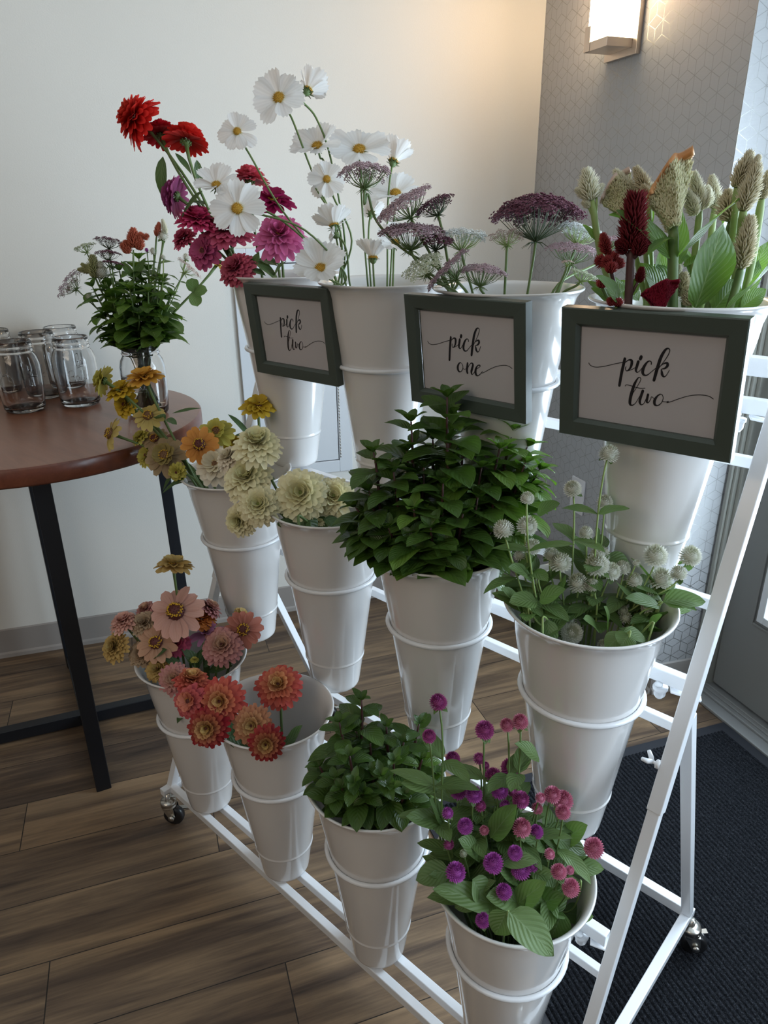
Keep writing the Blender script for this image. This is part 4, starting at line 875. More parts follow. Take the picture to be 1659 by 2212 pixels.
def basil(cont, u, v, label, group, off=0.0, nodes=4, Lf=0.052, young=False, n=None, col=None, stemc='redstem', name='basil_sprig', tipd=None):
    rng = rngn(); c = CONT[cont]['b']; T = at(u, v, c, off); nk = c + CONT[cont]['ax']*CONT[cont]['zn']
    d0 = (T - (nk - Z*0.10)).normalized(); d0 = (d0 + Z*0.7).normalized() if tipd is None else tipd
    path, neck = stem_path(cont, T, d0, rng, tail=0.7)
    r = empty(name, path[0], label, 'herb', group)
    ms = MB(); tube(ms, path, [0.0026]*(len(path)-3) + [0.0021, 0.0017, 0.0013], 6); ms.build('stem', MAT[stemc], r)
    ml = MB(); L = 0
    tot = sum((path[i+1]-path[i]).length for i in range(len(path)-1)); g = rng.random()*3
    d = (path[-1] - path[-2]).normalized()
    s0 = d.orthogonal().normalized()
    for j in range(4):
        gg = g + j*pi/2; s = s0*cos(gg) + d.cross(s0)*sin(gg); leaf(ml, T, s + d*(1.0 if j % 2 else 1.6), d, Lf*(0.50 if j % 2 else 0.36), Lf*0.26, rng, droop=0.5, fold=0.4)
    back = 0.012
    for k in range(nodes):
        p, d = on_path(path, max(0.02, 1 - back/tot)); back += rng.uniform(0.017, 0.027); g += pi/2 + rng.uniform(-0.2, 0.2)
        hz = V((p.x - nk.x, p.y - nk.y, 0)).length
        if p.z < nk.z - 0.025: break
        s0 = d.orthogonal().normalized()
        sz = Lf*min(1.25, 0.72 + 0.20*k)
        for sg in (0, pi):
            s = s0*cos(g + sg) + d.cross(s0)*sin(g + sg)
            up_ = rng.uniform(0.2, 0.65); LL = sz*rng.uniform(0.85, 1.15)
            while up_ < 3.5 and not clear_of_wall(cont, p, s + d*up_, LL): up_ += 0.6; LL *= 0.93
            if up_ < 3.5: leaf(ml, p + s*0.003, s + d*up_, d + Z*0.3, LL, sz*0.60, rng, droop=rng.uniform(0.35, 1.0), fold=0.28, wave=0.02)
            if k > 0 and rng.random() < 0.6: leaf(ml, p + s*0.004 + d*0.004, s*0.8 + d, d, sz*0.42, sz*0.22, rng, droop=0.4, fold=0.4, nl=4)
    ml.build('foliage', col or MAT['basil_young' if young else 'basil'], r)
    return r
ORD = ['leftmost', 'second from the left', 'third from the left', 'fourth from the left', 'fifth from the left', 'sixth from the left', 'seventh from the left', 'eighth from the left', 'ninth from the left', 'tenth from the left', 'eleventh from the left', 'twelfth from the left', 'thirteenth from the left']
def rowlabels(items, cuts, rows, what):
    """label each item by its height band and its place from the left inside the band"""
    out = {}; bands = {}
    for i, it in enumerate(items):
        b = sum(1 for c in cuts if it[1] >= c); bands.setdefault(b, []).append((it[0], i))
    for b, l in bands.items():
        l.sort()
        for k, (x, i) in enumerate(l):
            o = ORD[k] if k < len(l)-1 or len(l) < 3 else 'rightmost'
            out[i] = what % (o if len(l) > 1 else 'alone', rows[b])
    return out
# ------------------------------------------------------------------ the flowers, bucket by bucket
def extra_leaves(root, cont, specs, mat='zleaf', shape='lance'):
    rg = rngn(); c = CONT[cont]['b']
    for (u0, v0, u1, v1, W, off, dr) in specs:
        a = at(u0, v0, c, off); b = at(u1, v1, c, off - 0.01); ml = MB()
        leaf(ml, a, b - a, face(0.1, 0.7, 0.6), (b-a).length, W, rg, shape=shape, droop=dr); ml.build('leaf', MAT[mat], root)
G = 'red and pink zinnias in the top left bucket'
Zs = zinnia
r_ = Zs((0,0), 296, 256, 56, (-0.70, 0.30, 0.55), 'red', 'double', 'large bright red zinnia highest and furthest left of the top bucket', 0.0, 0, group=G, droop=0.45)
extra_leaves(r_, (0,0), [(352, 338, 341, 428, 0.024, 0.0, 0.5), (378, 330, 418, 372, 0.016, 0.0, 0.3)])
Zs((0,0), 347, 290, 37, (-0.15, 0.85, -0.10), 'darkred', 'double', 'dark red zinnia between the two bright red ones', 0.02, 0, group=G)
r_ = Zs((0,0), 402, 303, 46, (0.12, 0.95, -0.05), 'red', 'double', 'bright red zinnia seen from the side, right of the dark red one', -0.01, 1, group=G)
extra_leaves(r_, (0,0), [(425, 345, 434, 408, 0.016, 0.0, 0.3)])
r_ = Zs((0,0), 379, 424, 40, (-0.90, 0.20, -0.10), 'mauve', 'double', 'mauve zinnia seen from the side, facing left below the red ones', 0.0, 1, group=G)
extra_leaves(r_, (0,0), [(438, 412, 380, 462, 0.020, -0.02, 0.4)])
Zs((0,0), 540, 388, 40, (0.05, 0.90, 0.20), 'coralpink', 'double', 'coral pink zinnia behind the white cosmos, highest of the pinks', 0.03, 0, group=G)
Zs((0,0), 590, 435, 45, (0.10, 0.62, 0.60), 'magenta', 'semi', 'deep magenta zinnia above the big orchid pink one', 0.01, 0, group=G, disc='disc_br')
Zs((0,0), 605, 512, 54, (0.05, 0.30, 0.90), 'orchid', 'double', 'large orchid pink zinnia with yellow ring facing the viewer', -0.04, 0, group=G, nlay=5)
Zs((0,0), 492, 500, 55, (0.0, 0.55, 0.62), 'rose', 'double', 'large rose pink zinnia right behind the front white cosmos', 0.0, 0, group=G)
Zs((0,0), 427, 478, 44, (0.10, 0.70, 0.50), 'hotpink', 'double', 'hot pink zinnia with yellow centre, left of the front cosmos', -0.01, 0, group=G)
Zs((0,0), 398, 516, 28, (-0.4, 0.45, 0.6), 'rose', 'double', 'small rose zinnia tucked below the hot pink one', 0.02, 0, group=G)
Zs((0,0), 441, 543, 37, (-0.35, -0.05, 0.75), 'berry', 'semi', 'purplish pink zinnia drooping below the hot pink one', -0.02, 1, group=G)
r_ = Zs((0,0), 512, 582, 40, (-0.30, 0.30, 0.80), 'dustyrose', 'double', 'dusty rose zinnia hanging over the left rim above the sign', -0.06, 2, group=G)
extra_leaves(r_, (0,0), [(545, 560, 610, 600, 0.030, -0.05, 0.4), (560, 560, 600, 565, 0.034, -0.03, 0.5), (590, 600, 612, 560, 0.026, -0.04, 0.3), (560, 545, 530, 600, 0.022, -0.05, 0.3), (535, 580, 575, 590, 0.022, -0.06, 0.3)])

C = cosmos
C(603, 213, 60, (-0.15, 0.10, 0.95), 12, 'white cosmos blossom facing the viewer, highest of the full blooms', 0.02, via=[(735, 520, 0.02), (672, 365, 0.02), (630, 255, 0.02)])
C(664, 198, 52, (0.45, 0.85, -0.25), 52, 'white cosmos blossom seen from behind at the very top', 0.03, via=[(745, 520, 0.03), (715, 345, 0.03), (683, 255, 0.03)], np_=6)
C(686, 318, 58, (-0.15, 0.45, 0.80), 28, 'white cosmos blossom left of the largest one', 0.03, via=[(760, 520, 0.02), (718, 420, 0.02), (700, 350, 0.04)])
C(776, 326, 66, (0.0, 0.42, 0.85), 18, 'largest white cosmos blossom, directly above the mauve lace flower', 0.05)
C(849, 352, 52, (0.28, 0.92, -0.15), 60, 'half closed white cosmos blossom, furthest right', 0.05, np_=6)
C(706, 388, 40, (0.05, -0.05, 0.95), 2, 'small white cosmos blossom with drooping petals on a curled stem', 0.0, via=[(735, 500, 0.0), (690, 420, 0.0), (672, 385, 0.0), (690, 366, 0.01)])
C(854, 420, 58, (0.02, 0.48, 0.78), 20, 'white cosmos blossom partly behind the dusty mauve lace', 0.05)
C(513, 285, 42, (0.0, 0.05, 1.0), 8, 'white cosmos blossom standing alone above the pink zinnias', -0.02, via=[(720, 590, -0.03), (610, 455, -0.03), (540, 335, -0.02)])
C(468, 402, 52, (-0.15, 0.45, 0.75), 22, 'white cosmos blossom behind the frontmost one, over the zinnias', -0.06, via=[(700, 560, -0.05), (600, 470, -0.05), (500, 430, -0.05)])
C(513, 452, 60, (0.0, 0.0, 1.0), 6, 'white cosmos blossom facing straight out in front of the pink zinnias', -0.10, via=[(745, 590, -0.05), (660, 498, -0.09), (560, 463, -0.10)])
C(722, 490, 52, (-0.15, 0.85, 0.0), 34, 'white cosmos blossom seen from the side in the middle of the stems', 0.0, np_=7)
C(802, 462, 34, (0.2, 0.6, -0.5), 55, 'pale white cosmos blossom facing away among the stems', 0.07, np_=6)
C(724, 508, 18, (-0.9, 0.1, 0.35), 35, 'tiny opening cosmos bud with yellow centre facing left', -0.01)
C(853, 526, 46, (0.10, 0.45, 0.80), 20, 'white cosmos blossom low on the right beside the dusky lace', -0.02)
C(806, 560, 48, (0.0, 0.95, 0.15), 58, 'cup shaped white cosmos blossom low above the rim', -0.03, np_=7)
C(693, 582, 62, (0.0, 0.50, 0.80), 26, 'large white cosmos blossom resting low over the gap between buckets', -0.09)
C(672, 529, 20, (0.1, 0.5, 0.75), 20, 'withered small cosmos blossom right of the big orchid zinnia', -0.06)

U = umbel
U(787, 372, 56, (0.0, 0.97, 0.22), 0.32, 'mauve', 'dusty mauve lace flower high among the white cosmos', 0.0, via=[(985, 600, 0.0), (880, 545, 0.0), (815, 480, 0.0), (795, 420, 0.0)], nray=40, flo=18)
U(868, 437, 62, (-0.50, 0.70, 0.40), 0.15, 'mauve', 'large dusty mauve lace flower tilted left, overlapping the cosmos', -0.02, nray=44, flo=20)
U(936, 440, 44, (-0.40, 0.90, 0.12), 0.12, 'burgundy', 'narrow burgundy lace flower seen edge-on, pointing up right', 0.0)
U(888, 498, 68, (0.0, 0.85, 0.42), 0.22, 'dusky', 'broad greyish mauve lace flower below the tilted one', -0.02, nray=46, flo=20)
U(944, 517, 38, (0.1, 0.85, 0.5), 0.25, 'burgundy', 'burgundy lace flower beneath the white one', -0.01)
U(1000, 507, 56, (0.05, 0.96, 0.20), 0.18, 'white', 'white lace flower left of the tall burgundy dome', 0.02, flo=20)
U(912, 572, 46, (-0.45, 0.65, 0.60), 0.12, 'sage', 'pale sage green lace flower facing left, low at the rim', -0.06)
U(962, 580, 56, (-0.70, 0.68, 0.15), 0.10, 'dusky', 'dusky lace flower seen edge-on, slanting over the sign', -0.07, nray=38)
U(1040, 586, 52, (0.05, 0.96, 0.30), 0.28, 'mauve', 'low domed mauve lace flower above the pick one sign', -0.05, nray=40)
U(1095, 508, 38, (0.0, 0.98, 0.0), 0.10, 'blush', 'pale pink lace flower with bare rays, left below the burgundy dome', 0.02, nray=26, flo=10)
U(1160, 462, 92, (0.0, 0.95, 0.25), 0.42, 'burgundy', 'tall wide burgundy lace flower domed over all others', 0.02, nray=64, flo=22)
U(1255, 497, 50, (0.25, 0.92, 0.20), 0.15, 'white', 'white lace flower right of the burgundy dome', 0.04, flo=20)
U(1240, 536, 56, (0.10, 0.90, 0.42), 0.18, 'mauve', 'loose mauve lace flower right below the white one', 0.0)
U(1323, 517, 34, (0.1, 0.9, 0.4), 0.2, 'mauve', 'small mauve lace flower half behind the red celosia', 0.10)
U(1226, 566, 13, (0.0, 0.9, 0.3), 0.3, 'blush', 'tiny closed lace flower bud above the rim', -0.02, nray=14, flo=7)
U(1262, 590, 32, (0.3, 0.85, 0.3), 0.1, 'sage', 'green feathery lace flower at the right rim', -0.03, nray=30, flo=7)

# celosia
cc = CONT[(0,3)]; cb = cc['b']
def cp(u, v, off=0.0): return at(u, v, cb, off)
def cpath(pts, rimoff=0.0, base=None):
    P_ = [cp(*p) for p in pts]; nk = P_[0]; b_ = cb + Z*0.07 + (nk - (cb + Z*RIM))*0.25; b_.z = cb.z + 0.07
    return [b_, b_.lerp(nk, 0.5)] + spline(P_, 4)
def cpl(u0, v0, u1, v1, wpx, off=0.0, doff=0.0, root=None):
    a = cp(u0, v0, off); b = cp(u1, v1, off + doff); return (a, (b-a).normalized(), (b-a).length, pxm(wpx, a), cp(*root) if root else None)
def clf(u0, v0, u1, v1, W, off=0.0, doff=0.0, dr=0.4, n=(0.3, 0.3, 0.9)):
    a = cp(u0, v0, off); b = cp(u1, v1, off + doff); return (a, b-a, face(*n), (b-a).length, W, dr)
GCg = 'celosia in the top right bucket'
celosia([cpl(1275, 432, 1267, 366, 18, 0.03), cpl(1284, 425, 1303, 398, 8, 0.03, 0, (1287, 470, 0.03)), cpl(1266, 425, 1244, 408, 8, 0.03, 0, (1284, 465, 0.03)), cpl(1275, 446, 1258, 436, 7, 0.03, 0, (1287, 480, 0.03))],
        cpath([(1335, 655, 0.03), (1300, 560, 0.03), (1278, 430, 0.03)]), 'cream celosia plume furthest left, with small side plumes', 'creamp', [clf(1290, 520, 1265, 480, 0.012, 0.03)], 0.004, 'stem_lt', GCg)
celosia([cpl(1378, 430, 1328, 368, 13, 0.05)], cpath([(1400, 650, 0.04), (1395, 540, 0.04), (1378, 432, 0.05)]), 'pale spiky celosia plume leaning left behind the dark red one', 'creamp', [clf(1395, 500, 1415, 440, 0.012, 0.04)], 0.0035, 'stem_lt', GCg)
celosia([cpl(1402, 428, 1373, 362, 14, 0.04), cpl(1398, 425, 1388, 400, 9, 0.03)], cpath([(1410, 650, 0.05), (1405, 540, 0.05), (1402, 430, 0.04)]), 'greyish cream celosia plume just left of the big crest', 'tanp', [], 0.0035, 'stem_lt', GCg)
r_ = celosia([], cpath([(1395, 650, 0.05), (1375, 560, 0.05), (1358, 480, 0.04)]), 'cream fan shaped celosia with pale pink edge, left of the dark red plume', 'creamp', [clf(1355, 470, 1318, 458, 0.010, 0.04)], 0.0035, 'stem_lt', GCg)
crest(r_, cp(1352, 470, 0.04), face(-0.35, 0.93, 0.05), face(0.93, 0.35, 0.2), pxm(72, cp(1340, 420)), pxm(90, cp(1340, 420)), 0.020, rngn(), 'goldcrest', 'edge_pink')
r_ = celosia([cpl(1462, 590, 1466, 572, 8, -0.01, 0, (1454, 600, -0.02))], cpath([(1453, 665, -0.02), (1453, 600, -0.02), (1455, 490, -0.02)]), 'tall thick-stemmed celosia with big cream crest edged in peach gold', 'creamp',
        [clf(1452, 560, 1370, 430, 0.034, -0.02, -0.03, 0.5), clf(1456, 560, 1575, 408, 0.036, -0.02, -0.02, -0.35, (0.5, 0.6, 0.5)), clf(1454, 515, 1398, 510, 0.018, -0.03, -0.03, 0.9, (0, 0.9, 0.4)), clf(1458, 590, 1476, 425, 0.030, 0.01, 0.02, 0.2)], 0.0062, 'stem', GCg)
crest(r_, cp(1455, 495, -0.02), face(-0.10, 0.99, 0.05), face(0.96, 0.30, 0.2), pxm(88, cp(1440, 420)), pxm(134, cp(1440, 420)), 0.030, rngn(), 'goldcrest', 'edge_gold')
celosia([cpl(1362, 538, 1374, 420, 24, -0.03), cpl(1352, 546, 1333, 522, 12, -0.03, 0, (1362, 560, -0.03)), cpl(1376, 552, 1390, 502, 15, -0.04, 0, (1364, 565, -0.03)), cpl(1385, 545, 1404, 520, 9, -0.04, 0, (1364, 565, -0.03)), cpl(1380, 610, 1387, 578, 9, -0.03, 0, (1362, 640, -0.03))],
        cpath([(1357, 660, -0.03), (1360, 600, -0.03), (1364, 540, -0.03)]), 'dark wine red celosia with thick upright plume', 'winep', [clf(1362, 640, 1385, 590, 0.012, -0.03)], 0.0048, 'redstem', GCg)
celosia([cpl(1312, 548, 1302, 505, 11, 0.0), cpl(1308, 566, 1288, 562, 12, -0.01), cpl(1316, 575, 1306, 558, 12, -0.02), cpl(1324, 572, 1330, 548, 10, -0.01), cpl(1332, 580, 1340, 560, 11, -0.01), cpl(1318, 590, 1322, 568, 12, -0.03), cpl(1322, 560, 1315, 545, 10, 0.0)],
        cpath([(1335, 655, -0.01), (1328, 620, -0.01), (1318, 575, -0.01)]), 'bushy red celosia cluster at the left of the bucket', 'redp', [clf(1340, 655, 1308, 588, 0.026, -0.05, -0.03), clf(1320, 650, 1278, 600, 0.016, 0.0)], 0.0025, 'redstem', GCg)
celosia([cpl(1300, 622, 1302, 600, 11, -0.03)], cpath([(1320, 655, -0.02), (1310, 640, -0.02), (1301, 620, -0.03)]), 'small red celosia tuft low at the left rim', 'redp', [clf(1325, 660, 1285, 615, 0.016, -0.02)], 0.002, 'stem', GCg)
celosia([cpl(1322, 660, 1318, 644, 9, -0.06), cpl(1335, 662, 1336, 646, 10, -0.06)], cpath([(1335, 668, -0.05), (1330, 664, -0.06)]), 'short crimson celosia tufts just above the left rim', 'redp', [], 0.002, 'stem', GCg)
r_ = celosia([], cpath([(1430, 668, -0.05), (1425, 662, -0.05)]), 'crimson cockscomb celosia low at the rim beside the thick stem', 'crimp', [], 0.004, 'stem', GCg)
crest(r_, cp(1424, 668, -0.05), face(0.0, 1.0, 0.1), face(1.0, 0.0, 0.1), pxm(62, cp(1420, 640)), pxm(52, cp(1420, 640)), 0.024, rngn(), 'crimp')
celosia([cpl(1514, 455, 1499, 372, 14, 0.02), cpl(1502, 465, 1486, 415, 13, 0.01), cpl(1520, 450, 1532, 410, 10, 0.02)], cpath([(1490, 660, 0.02), (1500, 560, 0.02), (1512, 455, 0.02)]), 'cream celosia plume with pointed tip, first right of the big crest', 'creamp',
        [clf(1500, 600, 1480, 540, 0.02, 0.02), clf(1495, 560, 1450, 520, 0.014, 0.03)], 0.0042, 'stem_lt', GCg)
celosia([cpl(1545, 450, 1538, 380, 13, 0.04), cpl(1530, 445, 1526, 402, 11, 0.03), cpl(1548, 452, 1562, 420, 8, 0.04)], cpath([(1515, 660, 0.03), (1530, 560, 0.03), (1543, 450, 0.04)]), 'pale cream celosia plume next to the papered wall corner', 'creamp', [clf(1530, 560, 1555, 500, 0.018, 0.03)], 0.004, 'stem_lt', GCg)
celosia([cpl(1580, 475, 1567, 425, 22, 0.0), cpl(1590, 470, 1590, 440, 15, 0.0), cpl(1575, 440, 1572, 410, 12, 0.0)], cpath([(1530, 660, 0.01), (1560, 570, 0.01), (1580, 475, 0.0)]), 'fluffy tan celosia below the tall right plumes', 'tanp', [clf(1560, 560, 1590, 490, 0.02, 0.0)], 0.0045, 'stem', GCg)
celosia([cpl(1590, 405, 1622, 328, 16, -0.02)], cpath([(1560, 660, 0.0), (1580, 540, 0.0), (1592, 405, -0.02)]), 'tall tan celosia plume, highest on the right', 'tanp', [], 0.0045, 'stem_lt', GCg)
celosia([cpl(1605, 455, 1638, 355, 18, -0.04), cpl(1620, 380, 1640, 336, 10, -0.03)], cpath([(1580, 660, -0.02), (1595, 560, -0.02), (1606, 455, -0.04)]), 'thick tan celosia plume leaning right against the highest one', 'tanp', [clf(1598, 560, 1640, 500, 0.02, -0.03)], 0.005, 'stem_lt', GCg)
celosia([cpl(1600, 580, 1622, 468, 19, -0.05)], cpath([(1575, 668, -0.05), (1590, 620, -0.05), (1600, 580, -0.05)]), 'long tan celosia plume behind the large veined leaf', 'tanp', [clf(1502, 665, 1572, 480, 0.062, -0.08, -0.02, 0.15), clf(1565, 672, 1690, 570, 0.046, -0.09, -0.02, -0.2, (0.2, 0.9, 0.4)), clf(1540, 672, 1600, 600, 0.04, -0.04)], 0.0045, 'stem', GCg)
celosia([cpl(1645, 430, 1662, 370, 12, -0.03)], cpath([(1600, 668, -0.02), (1625, 560, -0.02), (1645, 430, -0.03)]), 'celosia plume cut off by the right picture edge', 'tanp', [clf(1610, 640, 1650, 560, 0.02, -0.02), clf(1600, 665, 1660, 620, 0.022, -0.05), clf(1615, 600, 1668, 520, 0.024, -0.01)], 0.0045, 'stem_lt', GCg)
celosia([cpl(1470, 640, 1478, 590, 14, 0.0), cpl(1490, 660, 1482, 620, 13, -0.02)], cpath([(1478, 668, -0.01), (1476, 650, -0.01)]), 'short greenish celosia tuft between the thick stem and the big leaf', 'tanp', [clf(1478, 575, 1538, 560, 0.030, -0.05, -0.03, -0.6, (0, 0.9, 0.4)), clf(1440, 660, 1400, 560, 0.04, 0.02), clf(1420, 640, 1440, 540, 0.03, 0.06), clf(1470, 640, 1420, 560, 0.04, 0.05), clf(1350, 650, 1330, 590, 0.02, 0.05), clf(1380, 650, 1350, 600, 0.022, 0.06)], 0.003, 'stem', GCg)

# bouquet in the vase on the table
vc = CONT['vase']['b']
GV = 'leafy stems of the bouquet in the vase'
vs_ = [(200, 620, 0.0), (225, 590, 0.02), (258, 585, 0.03), (290, 580, 0.02), (320, 585, 0.02), (350, 605, 0.01), (368, 640, 0.0), (240, 640, -0.03), (280, 625, -0.05), (320, 630, -0.05), (350, 670, -0.03), (228, 690, 0.0), (300, 680, -0.06), (262, 665, -0.06), (340, 700, -0.04), (362, 690, 0.0), (300, 560, 0.03), (238, 715, -0.02)]
lb = rowlabels(vs_, (600, 640, 675), ['top', 'upper', 'middle', 'lowest'], 'leafy green stem in the vase bouquet, %s in its %s tier')
for i, (u, v, o_) in enumerate(vs_):
    basil('vase', u, v, lb[i], GV, o_, 6, 0.060, False, stemc='stem', name='greenery_sprig', col=MAT['cleaf'] if i % 3 == 0 else MAT['basil_young'])
def vplume(pls, pth, lab, col, lv=(), sr=0.002, sc='stem'):
    def q(u, v, o=0.0): return at(u, v, vc, o)
    parts = [(q(a[0], a[1]), (q(a[2], a[3]) - q(a[0], a[1])).normalized(), (q(a[2], a[3]) - q(a[0], a[1])).length, pxm(a[4], q(a[0], a[1])), None) for a in pls]
    P_ = [vc + Z*0.02, vc + Z*0.16] + [q(*p) for p in pth]
    return celosia(parts, spline(P_, 4), lab, col, [(q(a, b), q(c, d) - q(a, b), face(0.2, 0.4, 0.9), (q(c, d) - q(a, b)).length, w_, 0.4) for a, b, c, d, w_ in lv], sr, sc, 'flowers of the bouquet in the vase')
vplume([(288, 535, 288, 494, 11), (275, 548, 272, 520, 9), (300, 540, 303, 510, 9), (270, 535, 262, 528, 7), (310, 515, 320, 508, 6), (298, 518, 306, 504, 8)], [(290, 640), (288, 540)], 'salmon red celosia cluster at the top of the bouquet', 'salmonp', [(288, 600, 262, 560, 0.018), (290, 600, 310, 555, 0.018)])
vplume([(338, 510, 344, 481, 6)], [(322, 640), (334, 560), (338, 510)], 'small red celosia spike at the upper right of the bouquet', 'salmonp')
vplume([(358, 505, 351, 474, 5)], [(330, 640), (346, 560), (357, 505)], 'thin white celosia spike at the upper right of the bouquet', 'creamp')
vplume([(205, 600, 200, 552, 11), (197, 588, 176, 570, 6), (196, 585, 168, 582, 6)], [(260, 700), (225, 640), (206, 600)], 'greenish celosia with stubby fingers at the left of the bouquet', 'greenp')
GVf = 'flowers of the bouquet in the vase'
U(181, 532, 23, (-0.3, 0.8, 0.3), 0.2, 'sage', 'pale green lace flower highest at the left of the bouquet', 0.0, 'vase', group=GVf, nray=24, flo=12)
U(236, 519, 30, (0.1, 0.97, 0.15), 0.15, 'burgundy', 'dark burgundy lace flower, uppermost in the bouquet', 0.02, 'vase', group=GVf, nray=26, flo=12)
U(233, 546, 27, (0.0, 0.97, 0.2), 0.15, 'burgundy', 'dark burgundy lace flower under the uppermost one in the bouquet', 0.0, 'vase', group=GVf, nray=24, flo=12)
U(243, 567, 21, (0.1, 0.95, 0.2), 0.15, 'burgundy', 'dark burgundy lace flower, lowest of the three in the bouquet', -0.01, 'vase', group=GVf, nray=22, flo=10)
U(146, 612, 36, (-0.80, 0.55, 0.2), 0.12, 'mauve', 'mauve lace flower hanging out at the far left of the bouquet', 0.0, 'vase', group=GVf, nray=26, flo=14)
U(410, 577, 30, (0.65, 0.72, 0.1), 0.10, 'blush', 'thin pinkish lace flower slanting down at the right of the bouquet', 0.0, 'vase', group=GVf, nray=24, flo=12)
for (u, v, rp_, col, lab) in [(222, 591, 14, 'white', 'round white globe flower at the left of the bouquet'), (218, 575, 10, 'white', 'half hidden white globe flower above the round one in the bouquet'), (194, 643, 9, 'white', 'small whitish globe flower low at the left of the bouquet'),
        (352, 510, 11, 'white', 'white globe flower at the upper right of the bouquet'), (331, 544, 8, 'white', 'small white globe flower amid the bouquet leaves'), (317, 541, 5, 'purple', 'tiny purple globe flower in the bouquet'), (352, 556, 6, 'white', 'tiny white globe flower at the right of the bouquet'), (402, 556, 8, 'white', 'white globe flower at the outer right of the bouquet')]:
    amaranth('vase', u, v, rp_, col, lab, GVf, 0.0, pairs=1, leafL=0.04)
r_ = Zs('vase', 468, 572, 15, (0.55, 0.8, 0.2), 'yellow', 'semi', 'small yellow zinnia on the long bare stem leaving the vase to the right', 0.04, 0, group=GVf)
ml = MB(); rg = rngn(); pq = at(418, 632, vc, 0.02)
for d_ in ((-0.1, 1, 0.1), (0.9, 0.1, 0.4), (0.3, -0.9, 0.3)): leaf(ml, pq, face(*d_), face(0.1, 0.3, 1), 0.036, 0.030, rg, shape='round', droop=0.4)
ml.build('leaf', MAT['gleaf'], r_)

# yellow zinnias
G = 'yellow zinnias at the left of the middle row'
K1 = (1, 0)
Zs(K1, 223, 822, 32, (-0.85, 0.25, 0.10), 'lime', 'semi', 'yellow zinnia seen from the side, in front of the jars', 0.0, 0, group=G)
r_ = Zs(K1, 312, 816, 38, (-0.15, 0.72, 0.40), 'amber', 'semi', 'golden orange zinnia highest in front of the vase', 0.0, 1, group=G)
extra_leaves(r_, (1,0), [(372, 893, 432, 876, 0.012, 0.0, 0.2), (360, 905, 382, 912, 0.018, -0.02, 0.5), (395, 1000, 338, 1055, 0.016, -0.04, 0.4), (400, 1030, 345, 1060, 0.014, -0.05, 0.3)])
Zs(K1, 262, 845, 34, (-0.25, 0.70, 0.45), 'yellow', 'semi', 'bright yellow zinnia left beneath the golden orange one', 0.01, 0, group=G)
Zs(K1, 270, 874, 28, (-0.35, 0.10, 0.70), 'yellow', 'semi', 'yellow zinnia under the bright pair at the left', 0.02, 0, group=G)
Zs(K1, 321, 899, 31, (-0.05, 0.40, 0.80), 'paleyellow', 'single', 'pale yellow single zinnia with brown centre below the golden one', -0.01, 1, group=G, disc='disc_br')
Zs(K1, 240, 937, 34, (-0.75, 0.20, 0.55), 'paleyellow', 'single', 'yellow single zinnia with large brown centre, lowest at the far left', 0.0, 0, group=G, disc='disc_br')
Zs(K1, 303, 944, 20, (-0.4, 0.5, 0.5), 'lime', 'semi', 'small greenish yellow zinnia behind the tan ones', 0.02, 0, group=G)
Zs(K1, 334, 948, 26, (-0.1, 0.4, 0.85), 'tan', 'single', 'small brownish zinnia above the large tan one', 0.01, 0, group=G)
Zs(K1, 317, 984, 25, (-0.4, 0.2, 0.7), 'lime', 'semi', 'greenish zinnia half behind the large tan one', 0.02, 0, group=G)
Zs(K1, 357, 986, 41, (0.0, 0.25, 0.95), 'tan', 'single', 'large tan zinnia with brown ring and green centre', -0.03, 0, group=G, disc='disc_br', nlay=2)
Zs(K1, 382, 1020, 20, (-0.1, -0.2, 0.8), 'lime', 'semi', 'small greenish zinnia hanging at the left rim', -0.05, 1, group=G)
Zs(K1, 431, 961, 37, (0.0, 0.15, 0.98), 'orange', 'single', 'orange single zinnia with red brown centre facing out', -0.04, 0, group=G)
Zs(K1, 468, 935, 36, (0.05, 0.40, 0.85), 'lime', 'single', 'lemon yellow zinnia just right of the orange one', 0.01, 0, group=G, disc='disc_br', nlay=2)
Zs(K1, 505, 958, 22, (0.1, 0.4, 0.8), 'yellow', 'semi', 'small dark-centred yellow zinnia beside the top cream bloom', 0.03, 0, group=G)
r_ = Zs(K1, 558, 878, 36, (0.12, 0.72, 0.55), 'yellow', 'semi', 'yellow zinnia standing alone on a tall stem at the right', 0.02, 1, group=G)
extra_leaves(r_, (1,0), [(538, 940, 497, 892, 0.020, 0.02, 0.2), (540, 945, 510, 935, 0.016, 0.02, 0.4)])
Zs(K1, 466, 1004, 42, (-0.10, 0.30, 0.90), 'creamwhite', 'semi', 'creamy white zinnia with golden centre beneath the orange one', -0.05, 0, group=G, disc='disc_br', nlay=3)
# cream zinnias
G = 'cream green zinnias in the middle row'; K1 = (1, 1)
Zs(K1, 556, 962, 53, (0.08, 0.62, 0.62), 'cream', 'double', 'uppermost cream zinnia, tilted upwards on a bent stem', 0.0, 1, 'disc_green', G, 0.3)
Zs(K1, 534, 1034, 52, (-0.10, 0.45, 0.85), 'cream', 'double', 'cream zinnia in the middle of the left cluster', -0.01, 0, 'disc_green', G, 0.2)
Zs(K1, 560, 1091, 45, (-0.02, 0.18, 0.95), 'cream', 'double', 'round cream zinnia at the lower front of the left cluster', -0.05, 0, 'disc_green', G, 0.25)
Zs(K1, 651, 1068, 57, (0.0, 0.22, 0.95), 'cream', 'double', 'largest cream zinnia, in the centre of its bucket', -0.03, 1, 'disc_green', G, 0.2)
Zs(K1, 720, 1074, 46, (0.10, 0.25, 0.90), 'cream', 'double', 'cream zinnia touching the basil', 0.0, 1, 'disc_green', G, 0.2)
Zs(K1, 519, 1124, 37, (-0.35, -0.15, 0.85), 'cream', 'double', 'drooping cream zinnia, lowest of all', -0.03, 0, 'disc_green', G, 0.2)
